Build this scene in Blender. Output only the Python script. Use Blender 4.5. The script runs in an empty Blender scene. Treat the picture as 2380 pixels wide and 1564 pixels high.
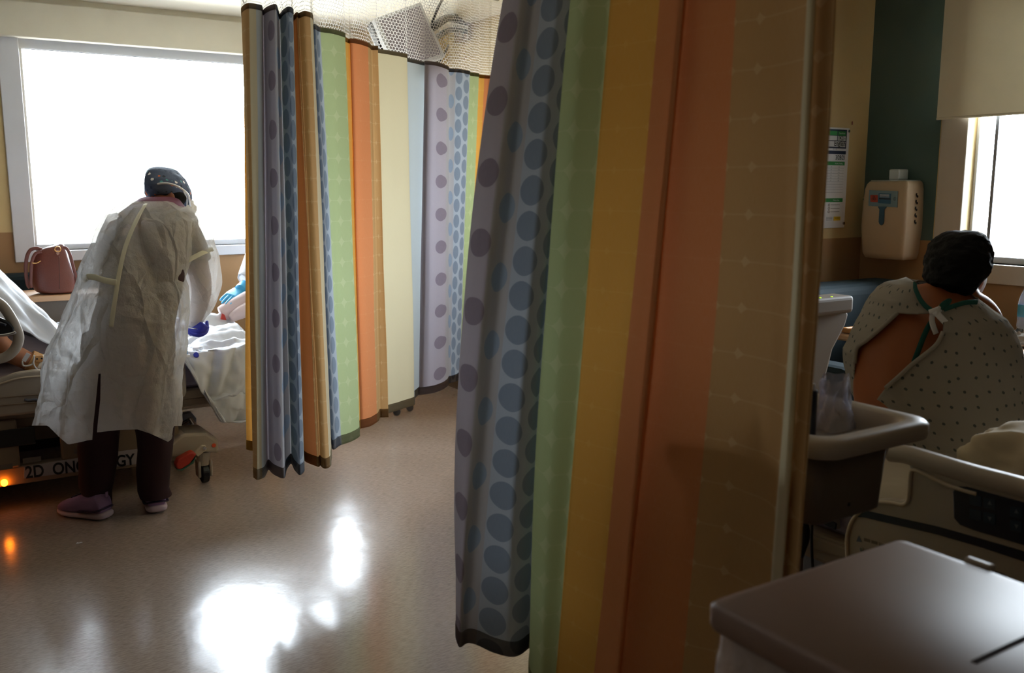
import bpy, bmesh, math, random
from mathutils import Vector, Matrix, noise
random.seed(7)
sc = bpy.context.scene
COL = sc.collection

# ------------------------------------------------------------------ camera, world, light, exposure
F, CX, CY, H = 2124.0, 1190.0, 782.0, 1.38           # lens in pixels of the 2380 px frame, eye height
PITCH = math.atan(342.0 / F); YAW = math.radians(32.3)
FH = Vector((math.sin(YAW), math.cos(YAW), 0)); RT = Vector((math.cos(YAW), -math.sin(YAW), 0)); UZ = Vector((0, 0, 1))
FW = FH * math.cos(PITCH) - UZ * math.sin(PITCH); UP = UZ * math.cos(PITCH) + FH * math.sin(PITCH)
EYE = Vector((0, 0, H))
cam = bpy.data.cameras.new('camera'); camo = bpy.data.objects.new('camera', cam); COL.objects.link(camo)
cam.sensor_width = 36.0; cam.lens = 36.0 * F / 2380.0; cam.clip_start = 0.05
camo.matrix_world = Matrix((( RT.x, UP.x, -FW.x, 0), (RT.y, UP.y, -FW.y, 0), (RT.z, UP.z, -FW.z, H), (0, 0, 0, 1)))
cam.dof.use_dof = True; cam.dof.focus_distance = 3.7; cam.dof.aperture_fstop = 4.5
sc.camera = camo
sc.view_settings.view_transform = 'Standard'; sc.view_settings.look = 'None'
sc.view_settings.gamma = 1.0; sc.view_settings.use_curve_mapping = False
sc.view_settings.exposure = 0.0
w = bpy.data.worlds.new('sky'); sc.world = w; w.use_nodes = True
bg = w.node_tree.nodes['Background']; bg.inputs[1].default_value = 46.0
_t = w.node_tree; _g = _t.nodes.new('ShaderNodeTexCoord'); _s = _t.nodes.new('ShaderNodeSeparateXYZ'); _r = _t.nodes.new('ShaderNodeValToRGB')
_t.links.new(_g.outputs['Generated'], _s.inputs[0]); _t.links.new(_s.outputs[2], _r.inputs[0]); _t.links.new(_r.outputs[0], bg.inputs[0])
_r.color_ramp.elements[0].position = 0.0; _r.color_ramp.elements[0].color = (0.33, 0.33, 0.31, 1)      # street and roofs below the horizon
_r.color_ramp.elements[1].position = 0.06; _r.color_ramp.elements[1].color = (0.86, 0.93, 1.0, 1)      # bright overcast sky
def portal(name, loc, rot, sx, sy):
    l = bpy.data.lights.new(name, 'AREA'); l.shape = 'RECTANGLE'; l.size = sx; l.size_y = sy
    l.cycles.is_portal = True
    o = bpy.data.objects.new(name, l); o.location = loc; o.rotation_euler = rot; COL.objects.link(o)
portal('window_daylight', (1.47, 6.1, 1.65), (math.radians(-90), 0, 0), 2.1, 1.4)
portal('window_daylight_side', (4.2, 2.09, 1.6), (0, math.radians(90), 0), 1.3, 0.8)
def lamp(name, loc, rot, sx, sy, power, colr):
    l = bpy.data.lights.new(name, 'AREA'); l.shape = 'RECTANGLE'; l.size = sx; l.size_y = sy; l.energy = power; l.color = colr
    o = bpy.data.objects.new(name, l); o.location = loc; o.rotation_euler = rot; COL.objects.link(o)
lamp('left_side_fill', (-2.35, -0.9, 1.1), (0, math.radians(-90), 0), 2.0, 1.0, 2.0, (1.0, 0.86, 0.70))  # weak warm fill added from the left; that wall has no doorway

# ------------------------------------------------------------------ geometry helpers
def ray(x, y): return FW + RT * ((x - CX) / F) - UP * ((y - CY) / F)
def PZ(x, y, v): d = ray(x, y); return EYE + d * ((v - H) / d.z)      # point seen at x, y on the level v
def PX(x, y, v): d = ray(x, y); return EYE + d * (v / d.x)            # ... on the wall plane X = v
def PY(x, y, v): d = ray(x, y); return EYE + d * (v / d.y)            # ... on the wall plane Y = v
def PD(x, y, v): return EYE + ray(x, y) * v                           # ... at depth v
def PV(x, z, d):                                                      # column x, height z, level distance d
    zc = d * math.cos(PITCH) + (H - z) * math.sin(PITCH)
    p = FH * d + RT * ((x - CX) / F * zc); p.z = z; return p
def proj(p):
    q = Vector(p) - EYE; zc = q.dot(FW); return (CX + F * q.dot(RT) / zc, CY - F * q.dot(UP) / zc)
def srgb(h):
    if isinstance(h, str):
        h = h.lstrip('#'); h = [int(h[i:i+2], 16) / 255 for i in (0, 2, 4)]
        return tuple(c / 12.92 if c < 0.04045 else ((c + 0.055) / 1.055) ** 2.4 for c in h)
    return tuple(h)

# ------------------------------------------------------------------ materials
MATS = {}
class G:
    def __init__(s, name):
        s.m = bpy.data.materials.new(name); s.m.use_nodes = True; s.t = s.m.node_tree; s.t.nodes.clear()
        s.out = s.t.nodes.new('ShaderNodeOutputMaterial')
    def n(s, typ, **k):
        nd = s.t.nodes.new(typ)
        for a, b in k.items(): setattr(nd, a, b)
        return nd
    def l(s, a, b): s.t.links.new(a, b)
    def put(s, sock, v):
        if hasattr(v, 'is_output') or isinstance(v, bpy.types.NodeSocket): s.l(v, sock)
        else: sock.default_value = v
    def ma(s, op, a, b=0.0, c=0.0):
        nd = s.n('ShaderNodeMath', operation=op); s.put(nd.inputs[0], a); s.put(nd.inputs[1], b)
        if op in ('MULTIPLY_ADD', 'SMOOTH_MIN', 'COMPARE'): s.put(nd.inputs[2], c)
        return nd.outputs[0]
    def vm(s, op, a, b=(0, 0, 0)):
        nd = s.n('ShaderNodeVectorMath', operation=op); s.put(nd.inputs[0], a)
        if len(nd.inputs) > 1 and op not in ('FRACTION', 'ABSOLUTE', 'LENGTH'): s.put(nd.inputs[1], b)
        return nd.outputs[1] if op in ('LENGTH', 'DOT_PRODUCT') else nd.outputs[0]
    def mix(s, f, a, b, typ='MIX'):
        nd = s.n('ShaderNodeMix', data_type='RGBA', blend_type=typ); s.put(nd.inputs[0], f)
        s.put(nd.inputs[6], a if not isinstance(a, tuple) else (*a[:3], 1)); s.put(nd.inputs[7], b if not isinstance(b, tuple) else (*b[:3], 1))
        return nd.outputs[2]
    def noise(s, scale, detail=3, vec=None, rough=0.5):
        nd = s.n('ShaderNodeTexNoise'); nd.inputs['Scale'].default_value = scale; nd.inputs['Detail'].default_value = detail
        nd.inputs['Roughness'].default_value = rough
        s.l(vec if vec is not None else s.coord(), nd.inputs['Vector']); return nd.outputs[0]
    def coord(s, w='Object'):
        return s.n('ShaderNodeTexCoord').outputs[w]
    def bump(s, h, strength, dist=0.01):
        nd = s.n('ShaderNodeBump'); nd.inputs['Strength'].default_value = strength; nd.inputs['Distance'].default_value = dist
        s.l(h, nd.inputs['Height']); return nd.outputs[0]
    def ramp(s, f, stops, inter='CONSTANT'):
        nd = s.n('ShaderNodeValToRGB'); cr = nd.color_ramp; cr.interpolation = inter
        cr.elements[0].position = stops[0][0]; cr.elements[0].color = (*stops[0][1], 1)
        cr.elements[1].position = stops[-1][0]; cr.elements[1].color = (*stops[-1][1], 1)
        for p_, c in stops[1:-1]:
            e = cr.elements.new(p_); e.color = (*c, 1)
        s.put(nd.inputs[0], f); return nd.outputs[0]
def mat(name, colr, rough=0.6, metal=0.0, spec=0.5, trans=0.0, var=0.06, nscale=6.0, bump=0.0, bscale=60.0, emit=None, estr=0.0, sss=0.0, coat=0.0):
    if name in MATS: return MATS[name]
    g = G(name); c = srgb(colr)
    bs = g.n('ShaderNodeBsdfPrincipled')
    bs.inputs['Roughness'].default_value = rough; bs.inputs['Metallic'].default_value = metal
    bs.inputs['Specular IOR Level'].default_value = spec; bs.inputs['Coat Weight'].default_value = coat
    nz = g.noise(nscale)
    cc = g.mix(nz, tuple(x * (1 - var) for x in c), tuple(min(1, x * (1 + var)) for x in c)); g.l(cc, bs.inputs['Base Color'])
    if sss: bs.inputs['Subsurface Weight'].default_value = sss; bs.inputs['Subsurface Radius'].default_value = (0.02, 0.008, 0.004); bs.inputs['Subsurface Scale'].default_value = 1.0
    if emit: bs.inputs['Emission Color'].default_value = (*srgb(emit), 1); bs.inputs['Emission Strength'].default_value = estr
    if bump: 
        b = g.bump(g.noise(bscale, 4), bump, 0.004); g.l(b, bs.inputs['Normal'])
    o = bs.outputs[0]
    if trans:
        t = g.n('ShaderNodeBsdfTranslucent'); g.l(cc, t.inputs[0])
        mx = g.n('ShaderNodeMixShader'); mx.inputs[0].default_value = trans; g.l(o, mx.inputs[1]); g.l(t.outputs[0], mx.inputs[2]); o = mx.outputs[0]
    g.l(o, g.out.inputs[0]); MATS[name] = g.m; return g.m
def see_through(name, tint, clear, rough=0.05, bump=0.0, bscale=30.0):
    """thin clear sheet: mostly clear, a little gloss"""
    if name in MATS: return MATS[name]
    g = G(name); tr = g.n('ShaderNodeBsdfTransparent'); tr.inputs[0].default_value = (*tint, 1)
    gl = g.n('ShaderNodeBsdfPrincipled'); gl.inputs['Base Color'].default_value = (*tint, 1); gl.inputs['Roughness'].default_value = rough
    if bump: g.l(g.bump(g.noise(bscale, 4), bump, 0.01), gl.inputs['Normal'])
    mx = g.n('ShaderNodeMixShader'); mx.inputs[0].default_value = clear; g.l(gl.outputs[0], mx.inputs[1]); g.l(tr.outputs[0], mx.inputs[2])
    g.l(mx.outputs[0], g.out.inputs[0]); MATS[name] = g.m; return g.m
def pane_glass():
    g = G('window_glass'); tr = g.n('ShaderNodeBsdfTransparent'); tr.inputs[0].default_value = (0.97, 0.99, 1, 1)
    gl = g.n('ShaderNodeBsdfGlossy'); gl.inputs['Roughness'].default_value = 0.02
    fr = g.n('ShaderNodeFresnel'); fr.inputs[0].default_value = 1.3
    mx = g.n('ShaderNodeMixShader'); g.l(fr.outputs[0], mx.inputs[0]); g.l(tr.outputs[0], mx.inputs[1]); g.l(gl.outputs[0], mx.inputs[2])
    g.l(mx.outputs[0], g.out.inputs[0]); return g.m
def floor_mat():
    g = G('vinyl_floor'); co = g.coord()
    mp = g.n('ShaderNodeMapping'); g.l(co, mp.inputs[0]); mp.inputs['Scale'].default_value = (6, 34, 20); mp.inputs['Rotation'].default_value = (0, 0, 0.12)
    st = g.noise(6.0, 6, mp.outputs[0], 0.65)
    fl = g.ramp(st, [(0.0, (0, 0, 0)), (0.40, (0, 0, 0)), (0.58, (1, 1, 1)), (1.0, (1, 1, 1))], 'LINEAR')
    base = g.mix(fl, srgb('#8d7b6e'), srgb('#ad9b8c'))
    base = g.mix(g.ma('MULTIPLY', g.noise(1.3, 4), 0.5), base, srgb('#9c8b7d'))
    bs = g.n('ShaderNodeBsdfPrincipled'); g.l(base, bs.inputs['Base Color'])
    bs.inputs['Specular IOR Level'].default_value = 0.5
    rr = g.ma('MULTIPLY_ADD', g.noise(3.0, 5), 0.12, 0.13); g.l(rr, bs.inputs['Roughness'])
    bs.inputs['Coat Weight'].default_value = 0.6; bs.inputs['Coat Roughness'].default_value = 0.20
    h = g.ma('ADD', g.ma('MULTIPLY', g.noise(9.0, 3), 1.0), g.ma('MULTIPLY', g.noise(70.0, 2), 0.12))
    b = g.bump(h, 0.10, 0.01); g.l(b, bs.inputs['Normal']); g.l(b, bs.inputs['Coat Normal'])
    g.l(bs.outputs[0], g.out.inputs[0]); return g.m
def wall_mat(name, up, low, split=1.14, stripe=None):
    g = G(name); co = g.n('ShaderNodeNewGeometry').outputs['Position']; sp = g.n('ShaderNodeSeparateXYZ'); g.l(co, sp.inputs[0])
    f = g.ma('GREATER_THAN', sp.outputs[2], split)
    upc = up if isinstance(up, tuple) else srgb(up)
    if stripe:
        inb = g.ma('MULTIPLY', g.ma('GREATER_THAN', sp.outputs[1], stripe[0]), g.ma('LESS_THAN', sp.outputs[1], stripe[1]))
        upc = g.mix(inb, upc, srgb(stripe[2]))
    c = g.mix(f, srgb(low), upc)
    c = g.mix(g.ma('MULTIPLY', g.noise(2.2, 4), 0.14), c, (0.5, 0.42, 0.32))
    bs = g.n('ShaderNodeBsdfPrincipled'); g.l(c, bs.inputs['Base Color']); bs.inputs['Roughness'].default_value = 0.55; bs.inputs['Specular IOR Level'].default_value = 0.3
    g.l(g.bump(g.noise(220.0, 2), 0.08, 0.002), bs.inputs['Normal'])
    g.l(bs.outputs[0], g.out.inputs[0]); return g.m
PCH = 0.083
def curtain_mat():
    g = G('privacy_curtain_print'); N = 17
    uv = g.n('ShaderNodeUVMap'); uv.uv_map = 'UVMap'; sp = g.n('ShaderNodeSeparateXYZ'); g.l(uv.outputs[0], sp.inputs[0])
    u, v = sp.outputs[0], sp.outputs[1]                                  # u counts printed columns, v is metres down the cloth
    wob = g.ma('MULTIPLY', g.ma('SUBTRACT', g.noise(5.0, 2), 0.5), 0.0)
    k = g.ma('FRACT', g.ma('DIVIDE', u, float(N)))
    S = lambda q: q / N + 1e-4
    R = lambda r, p, o: (r / 0.083, p, o)
    grey, lav, blu, grn, yel, ora, tan, crm = [srgb(h) for h in ('#b9c0c2', '#ada6af', '#a9b1bb', '#b2c48a', '#d8a63e', '#cd8448', '#bb955c', '#cfc5a6')]
    base = g.ramp(k, [(0, grey), (S(2), lav), (S(3.8), srgb('#aaa7a9')), (S(5), blu), (S(7), srgb('#b8c296')), (S(9), srgb('#dcae4c')), (S(11), srgb('#cf8a50')), (S(13), srgb('#c8a878')), (S(15), crm), (1.0, crm)])
    dot = g.ramp(k, [(0, grey), (S(2), lav), (S(3), srgb('#857a88')), (S(4), srgb('#8897a8')), (S(5), srgb('#7d8a9a')), (S(7), srgb('#acb989')), (S(9), yel), (S(11), ora), (S(13), tan), (S(15), crm), (1.0, crm)])
    par = g.ramp(k, [(0, (0, 0, 0)), (S(3), R(0.034, 1, 0.0)), (S(4), R(0.036, 1, 0.5)), (S(5), R(0.0355, 0, 0.0)), (S(6), R(0.0355, 0, 0.5)), (S(7), R(0.0450, 0, 0.0)), (S(9), R(0.0525, 0, 0.0)), (S(11), R(0.0535, 0, 0.0)), (S(13), R(0.0515, 0, 0.0)), (S(15), R(0.0, 0, 0)), (1.0, R(0, 0, 0))])
    pr = g.n('ShaderNodeSeparateXYZ'); g.l(par, pr.inputs[0])
    rad = g.ma('MULTIPLY', pr.outputs[0], 0.083); pit = g.ma('MULTIPLY_ADD', pr.outputs[1], PCH, PCH)
    du = g.ma('MULTIPLY', g.ma('SUBTRACT', g.ma('FRACT', u), 0.5), PCH)
    fv = g.ma('SUBTRACT', g.ma('FRACT', g.ma('ADD', g.ma('DIVIDE', v, pit), pr.outputs[2])), 0.5)
    dv = g.ma('MULTIPLY', fv, pit)
    dd = g.ma('SQRT', g.ma('ADD', g.ma('MULTIPLY', du, du), g.ma('MULTIPLY', dv, dv)))
    mk = g.ma('LESS_THAN', dd, rad)
    ln = g.ma('MULTIPLY', g.ma('GREATER_THAN', g.ma('ABSOLUTE', dv), PCH/2 - .0016), g.ma('GREATER_THAN', rad, .044))
    mk = g.ma('MULTIPLY', mk, g.ma('SUBTRACT', 1.0, g.ma('MULTIPLY', ln, .55)))
    c = g.mix(mk, base, dot)
    # woven slub and hem band: the cloth is double at top and bottom
    mp = g.n('ShaderNodeMapping'); g.l(uv.outputs[0], mp.inputs[0]); mp.inputs['Scale'].default_value = (60, 18, 1)
    sl = g.noise(3.0, 4, mp.outputs[0]); c = g.mix(g.ma('MULTIPLY', sl, 0.16), c, (0.9, 0.88, 0.84))
    df = g.n('ShaderNodeBsdfDiffuse'); g.l(c, df.inputs[0]); tl = g.n('ShaderNodeBsdfTranslucent')
    g.l(g.mix(1.0, c, g.mix(0.5, c, (1, 1, 1)), 'MULTIPLY'), tl.inputs[0])
    mx = g.n('ShaderNodeMixShader'); mx.inputs[0].default_value = 0.31; g.l(df.outputs[0], mx.inputs[1]); g.l(tl.outputs[0], mx.inputs[2])
    g.l(g.bump(sl, 0.25, 0.001), df.inputs['Normal'])
    g.l(mx.outputs[0], g.out.inputs[0])
    # the hem: same print, less light through doubled cloth, dimness also put into colour
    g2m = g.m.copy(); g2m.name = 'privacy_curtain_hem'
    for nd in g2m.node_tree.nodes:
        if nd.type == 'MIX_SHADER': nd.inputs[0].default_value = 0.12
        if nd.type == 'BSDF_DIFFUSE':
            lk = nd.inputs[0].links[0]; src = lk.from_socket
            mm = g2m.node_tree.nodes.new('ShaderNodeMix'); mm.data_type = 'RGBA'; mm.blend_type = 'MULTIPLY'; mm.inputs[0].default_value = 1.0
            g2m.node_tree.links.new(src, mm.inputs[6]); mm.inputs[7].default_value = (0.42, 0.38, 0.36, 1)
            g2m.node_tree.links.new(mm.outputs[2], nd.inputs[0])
    return g.m, g2m
def net_mat():
    g = G('curtain_net'); uv = g.n('ShaderNodeUVMap'); uv.uv_map = 'UVMap'
    sx = 0.0155
    mp = g.n('ShaderNodeMapping'); g.l(uv.outputs[0], mp.inputs[0]); mp.inputs['Scale'].default_value = (PCH / sx, 1 / sx, 0)
    p_ = mp.outputs[0]; s = (1.0, 1.7320508, 1.0)
    def cell(q):
        f = g.vm('FRACTION', g.vm('DIVIDE', q, s)); return g.vm('MULTIPLY', g.vm('SUBTRACT', f, (0.5, 0.5, 0.0)), s)
    a = cell(p_); b = cell(g.vm('ADD', p_, (0.5, 0.8660254, 0.0)))
    def hexd(q):
        ab = g.n('ShaderNodeSeparateXYZ'); g.l(g.vm('ABSOLUTE', q), ab.inputs[0])
        return g.ma('MAXIMUM', ab.outputs[0], g.ma('ADD', g.ma('MULTIPLY', ab.outputs[0], 0.5), g.ma('MULTIPLY', ab.outputs[1], 0.8660254)))
    d = g.ma('MINIMUM', hexd(a), hexd(b)); mk = g.ma('GREATER_THAN', d, 0.415)
    tr = g.n('ShaderNodeBsdfTransparent'); df = g.n('ShaderNodeBsdfDiffuse'); df.inputs[0].default_value = (0.62, 0.59, 0.58, 1)
    tl = g.n('ShaderNodeBsdfTranslucent'); tl.inputs[0].default_value = (0.82, 0.8, 0.78, 1)
    m0 = g.n('ShaderNodeMixShader'); m0.inputs[0].default_value = 0.5; g.l(df.outputs[0], m0.inputs[1]); g.l(tl.outputs[0], m0.inputs[2])
    mx = g.n('ShaderNodeMixShader'); g.l(mk, mx.inputs[0]); g.l(tr.outputs[0], mx.inputs[1]); g.l(m0.outputs[0], mx.inputs[2])
    g.l(mx.outputs[0], g.out.inputs[0]); return g.m
def sheer_mat(name, colr, clear, trans, crease=0.5, scale=9.0):
    """non-woven isolation gown: thin, lets light and shapes through"""
    g = G(name); c = srgb(colr)
    co = g.coord(); n1 = g.noise(scale, 5, co, 0.6)
    vo = g.n('ShaderNodeTexVoronoi', feature='DISTANCE_TO_EDGE'); vo.inputs['Scale'].default_value = scale * 0.9
    mp = g.n('ShaderNodeMapping'); mp.inputs['Scale'].default_value = (1, 1, 0.5); g.l(co, mp.inputs[0])
    nz = g.n('ShaderNodeTexNoise'); nz.inputs['Scale'].default_value = 3.0; g.l(mp.outputs[0], nz.inputs['Vector'])
    g.l(g.vm('ADD', mp.outputs[0], g.vm('MULTIPLY', nz.outputs['Color'], (0.22, 0.22, 0.22))), vo.inputs['Vector'])
    ridge = g.ma('MINIMUM', vo.outputs['Distance'], 0.16)
    h = g.ma('ADD', g.ma('MULTIPLY', ridge, -2.5), n1)
    nb = g.bump(h, crease, 0.03)
    cc = g.mix(n1, tuple(x * 0.93 for x in c), c)
    df = g.n('ShaderNodeBsdfDiffuse'); g.l(cc, df.inputs[0]); g.l(nb, df.inputs['Normal'])
    tl = g.n('ShaderNodeBsdfTranslucent'); g.l(cc, tl.inputs[0]); g.l(nb, tl.inputs['Normal'])
    m1 = g.n('ShaderNodeMixShader'); m1.inputs[0].default_value = trans; g.l(df.outputs[0], m1.inputs[1]); g.l(tl.outputs[0], m1.inputs[2])
    tr = g.n('ShaderNodeBsdfTransparent'); m2 = g.n('ShaderNodeMixShader'); m2.inputs[0].default_value = clear
    g.l(m1.outputs[0], m2.inputs[1]); g.l(tr.outputs[0], m2.inputs[2]); g.l(m2.outputs[0], g.out.inputs[0]); return g.m
def dotted_cloth(name, base, dots, pitch=0.045, r=0.10):
    g = G(name); co = g.coord()
    vo = g.n('ShaderNodeTexVoronoi'); vo.inputs['Scale'].default_value = 1 / pitch; vo.inputs['Randomness'].default_value = 0.45
    uv = g.n('ShaderNodeUVMap'); uv.uv_map = 'UVMap'; g.l(uv.outputs[0], vo.inputs['Vector']); vo.voronoi_dimensions = '2D'
    d = g.ma('ADD', vo.outputs['Distance'], g.ma('MULTIPLY', g.ma('SUBTRACT', g.noise(260, 2), 0.5), 0.10))
    mk = g.ma('LESS_THAN', d, r)
    c = g.mix(g.ma('MULTIPLY', mk, 0.8), srgb(base), srgb(dots))
    df = g.n('ShaderNodeBsdfDiffuse'); g.l(c, df.inputs[0]); tl = g.n('ShaderNodeBsdfTranslucent'); g.l(c, tl.inputs[0])
    g.l(g.bump(g.noise(9, 5), 0.35, 0.03), df.inputs['Normal'])
    mx = g.n('ShaderNodeMixShader'); mx.inputs[0].default_value = 0.22; g.l(df.outputs[0], mx.inputs[1]); g.l(tl.outputs[0], mx.inputs[2])
    g.l(mx.outputs[0], g.out.inputs[0]); return g.m
def cap_mat():
    g = G('floral_cap_cloth'); co = g.coord()
    vo = g.n('ShaderNodeTexVoronoi'); vo.inputs['Scale'].default_value = 42; g.l(co, vo.inputs['Vector'])
    mk = g.ma('LESS_THAN', g.ma('ADD', vo.outputs['Distance'], g.ma('MULTIPLY', g.noise(200, 2), 0.3)), 0.46)
    sp = g.n('ShaderNodeSeparateXYZ'); g.l(vo.outputs['Color'], sp.inputs[0])
    fc = g.ramp(sp.outputs[0], [(0, srgb('#f0f0f4')), (0.25, srgb('#2c333f')), (0.45, srgb('#c8683a')), (0.6, srgb('#5fa3a8')), (0.8, srgb('#3a4860')), (1.0, srgb('#3a4860'))])
    c = g.mix(mk, srgb('#4c5973'), fc)
    bs = g.n('ShaderNodeBsdfPrincipled'); g.l(c, bs.inputs['Base Color']); bs.inputs['Roughness'].default_value = 0.85
    g.l(g.bump(g.noise(14, 3), 0.4, 0.02), bs.inputs['Normal']); g.l(bs.outputs[0], g.out.inputs[0]); return g.m

M_WHITEP = mat('white_paint', '#c9cbd2', 0.45)
M_GLASS = pane_glass()
M_CURT, M_HEM = curtain_mat(); M_NET = net_mat()
M_CHROME = mat('chrome', '#c8c8cc', 0.14, 1.0)
M_STEEL = mat('grey_steel', '#6f737c', 0.35, 0.8)
M_BLACK = mat('black_plastic', '#0c0d10', 0.35)
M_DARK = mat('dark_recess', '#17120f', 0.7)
M_BEIGE = mat('beige_plastic', '#a89c8c', 0.42)
M_BEIGE2 = mat('pale_plastic', '#c4b49c', 0.38)
M_BEDGREY = mat('warm_grey_frame', '#8a7a68', 0.5)
M_SHEET = mat('white_sheet', '#cfd1d6', 0.85, trans=0.2, bump=0.6, bscale=14)
M_SKIN_TAN = mat('tan_skin', '#9a6240', 0.5, var=0.1, nscale=14, sss=0.1)
M_SKIN = mat('brown_skin', '#a35e36', 0.5, var=0.08, nscale=10, sss=0.1)
M_HAIR = mat('dark_hair', '#0a0807', 0.75, spec=0.15, bump=0.5, bscale=120)
M_MAROON = mat('maroon_scrubs', '#280b12', 0.9, bump=0.3, bscale=30)
M_GOWN = sheer_mat('isolation_gown_film', '#dedcda', 0.24, 0.48, 1.0)
M_TIE = mat('gown_tie', '#f0efe2', 0.8, trans=0.5)
M_LILAC = mat('lilac_knit', '#8c6f93', 0.8, bump=0.3, bscale=200)
M_PURPLE = mat('dark_purple_trim', '#2a1b38', 0.6)
M_SOLE = mat('white_sole', '#b9a3a8', 0.6)
M_NITRILE = mat('dark_blue_glove', '#2a31a8', 0.45)
M_NITRILE2 = mat('light_blue_glove', '#3fa3d4', 0.5)
M_LEATHER = mat('brown_leather', '#5e2c20', 0.42, bump=0.2, bscale=150)
M_GOLD = mat('gold_metal', '#d9a86c', 0.25, 0.9)
M_WOOD = mat('light_wood_laminate', '#c29a76', 0.4, nscale=3)
M_TEAL = mat('teal_vinyl', '#081c22', 0.8, spec=.3)
M_GREYFRONT = mat('grey_brown_laminate', '#6d635a', 0.6)
M_WHITE = mat('white_plastic', '#d8d8da', 0.35)
M_NAVY = mat('navy_panel', '#10192e', 0.35)

# ------------------------------------------------------------------ object helpers
def setp(o, label=None, cat=None, group=None, kind=None):
    for k, v in (('label', label), ('category', cat), ('group', group), ('kind', kind)):
        if v: o[k] = v
    return o
def root(name, label, cat, loc=(0, 0, 0), group=None):
    o = bpy.data.objects.new(name, None); o.empty_display_size = 0.1; o.location = loc; COL.objects.link(o)
    return setp(o, label, cat, group)
def rootloc(o):
    v = Vector((0, 0, 0))
    while o is not None: v += Vector(o.location); o = o.parent
    return v
def link(name, me, m, parent=None, smooth=False, label=None, bevel=0.0, seg=2, sub=0):
    if m is not None and len(me.materials) == 0: me.materials.append(m)
    o = bpy.data.objects.new(name, me); COL.objects.link(o)
    if parent is not None:
        o.parent = parent; o.location = -rootloc(parent)
    if smooth:
        for p_ in me.polygons: p_.use_smooth = True
    if bevel:
        b = o.modifiers.new('bevel', 'BEVEL'); b.width = bevel; b.segments = seg; b.limit_method = 'ANGLE'; b.angle_limit = math.radians(35)
    if sub:
        s = o.modifiers.new('sub', 'SUBSURF'); s.levels = sub; s.render_levels = sub
    if label: o['label'] = label
    return o
def frombm(name, bm, m, parent=None, **k):
    me = bpy.data.meshes.new(name); bm.normal_update(); bm.to_mesh(me); bm.free(); return link(name, me, m, parent, **k)
def bbox(bm, x0, x1, y0, y1, z0, z1):
    vs = [bm.verts.new((x, y, z)) for x in (x0, x1) for y in (y0, y1) for z in (z0, z1)]
    for f in ((0, 1, 3, 2), (4, 6, 7, 5), (0, 4, 5, 1), (2, 3, 7, 6), (0, 2, 6, 4), (1, 5, 7, 3)): bm.faces.new([vs[i] for i in f])
def box(name, a, m, parent=None, **k):
    bm = bmesh.new(); bbox(bm, *a); return frombm(name, bm, m, parent, **k)
def boxes(name, lst, m, parent=None, **k):
    bm = bmesh.new()
    for a in lst: bbox(bm, *a)
    return frombm(name, bm, m, parent, **k)
def bcyl(bm, a, b, r0, r1=None, seg=20, caps=True):
    a, b = Vector(a), Vector(b); r1 = r0 if r1 is None else r1
    d = (b - a).normalized(); t = Vector((0, 0, 1)) if abs(d.z) < 0.9 else Vector((1, 0, 0)); e1 = d.cross(t).normalized(); e2 = d.cross(e1)
    A, B = [], []
    for i in range(seg):
        th = 2 * math.pi * i / seg; o = e1 * math.cos(th) + e2 * math.sin(th)
        A.append(bm.verts.new(a + o * r0)); B.append(bm.verts.new(b + o * r1))
    for i in range(seg): j = (i + 1) % seg; bm.faces.new((A[i], A[j], B[j], B[i]))
    if caps: bm.faces.new(A[::-1]); bm.faces.new(B)
def cyl(name, a, b, r, m, parent=None, r1=None, seg=24, **k):
    bm = bmesh.new(); bcyl(bm, a, b, r, r1, seg); k.setdefault('bevel', min(r * 0.15, 0.003)); return frombm(name, bm, m, parent, **k)
def smoothpath(pts, n=8, closed=False):
    pts = [tuple(p_) for p_ in pts]; L = len(pts); out = []
    rng = range(L) if closed else range(L - 1)
    for i in rng:
        if closed: p0, p1, p2, p3 = pts[(i-1) % L], pts[i], pts[(i+1) % L], pts[(i+2) % L]
        else: p0, p1, p2, p3 = pts[max(i-1, 0)], pts[i], pts[i+1], pts[min(i+2, L-1)]
        for k in range(n):
            t = k / n
            out.append(tuple(0.5 * ((2*b) + (-a + c) * t + (2*a - 5*b + 4*c - d) * t*t + (-a + 3*b - 3*c + d) * t**3) for a, b, c, d in zip(p0, p1, p2, p3)))
    if not closed: out.append(pts[-1])
    return out
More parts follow.
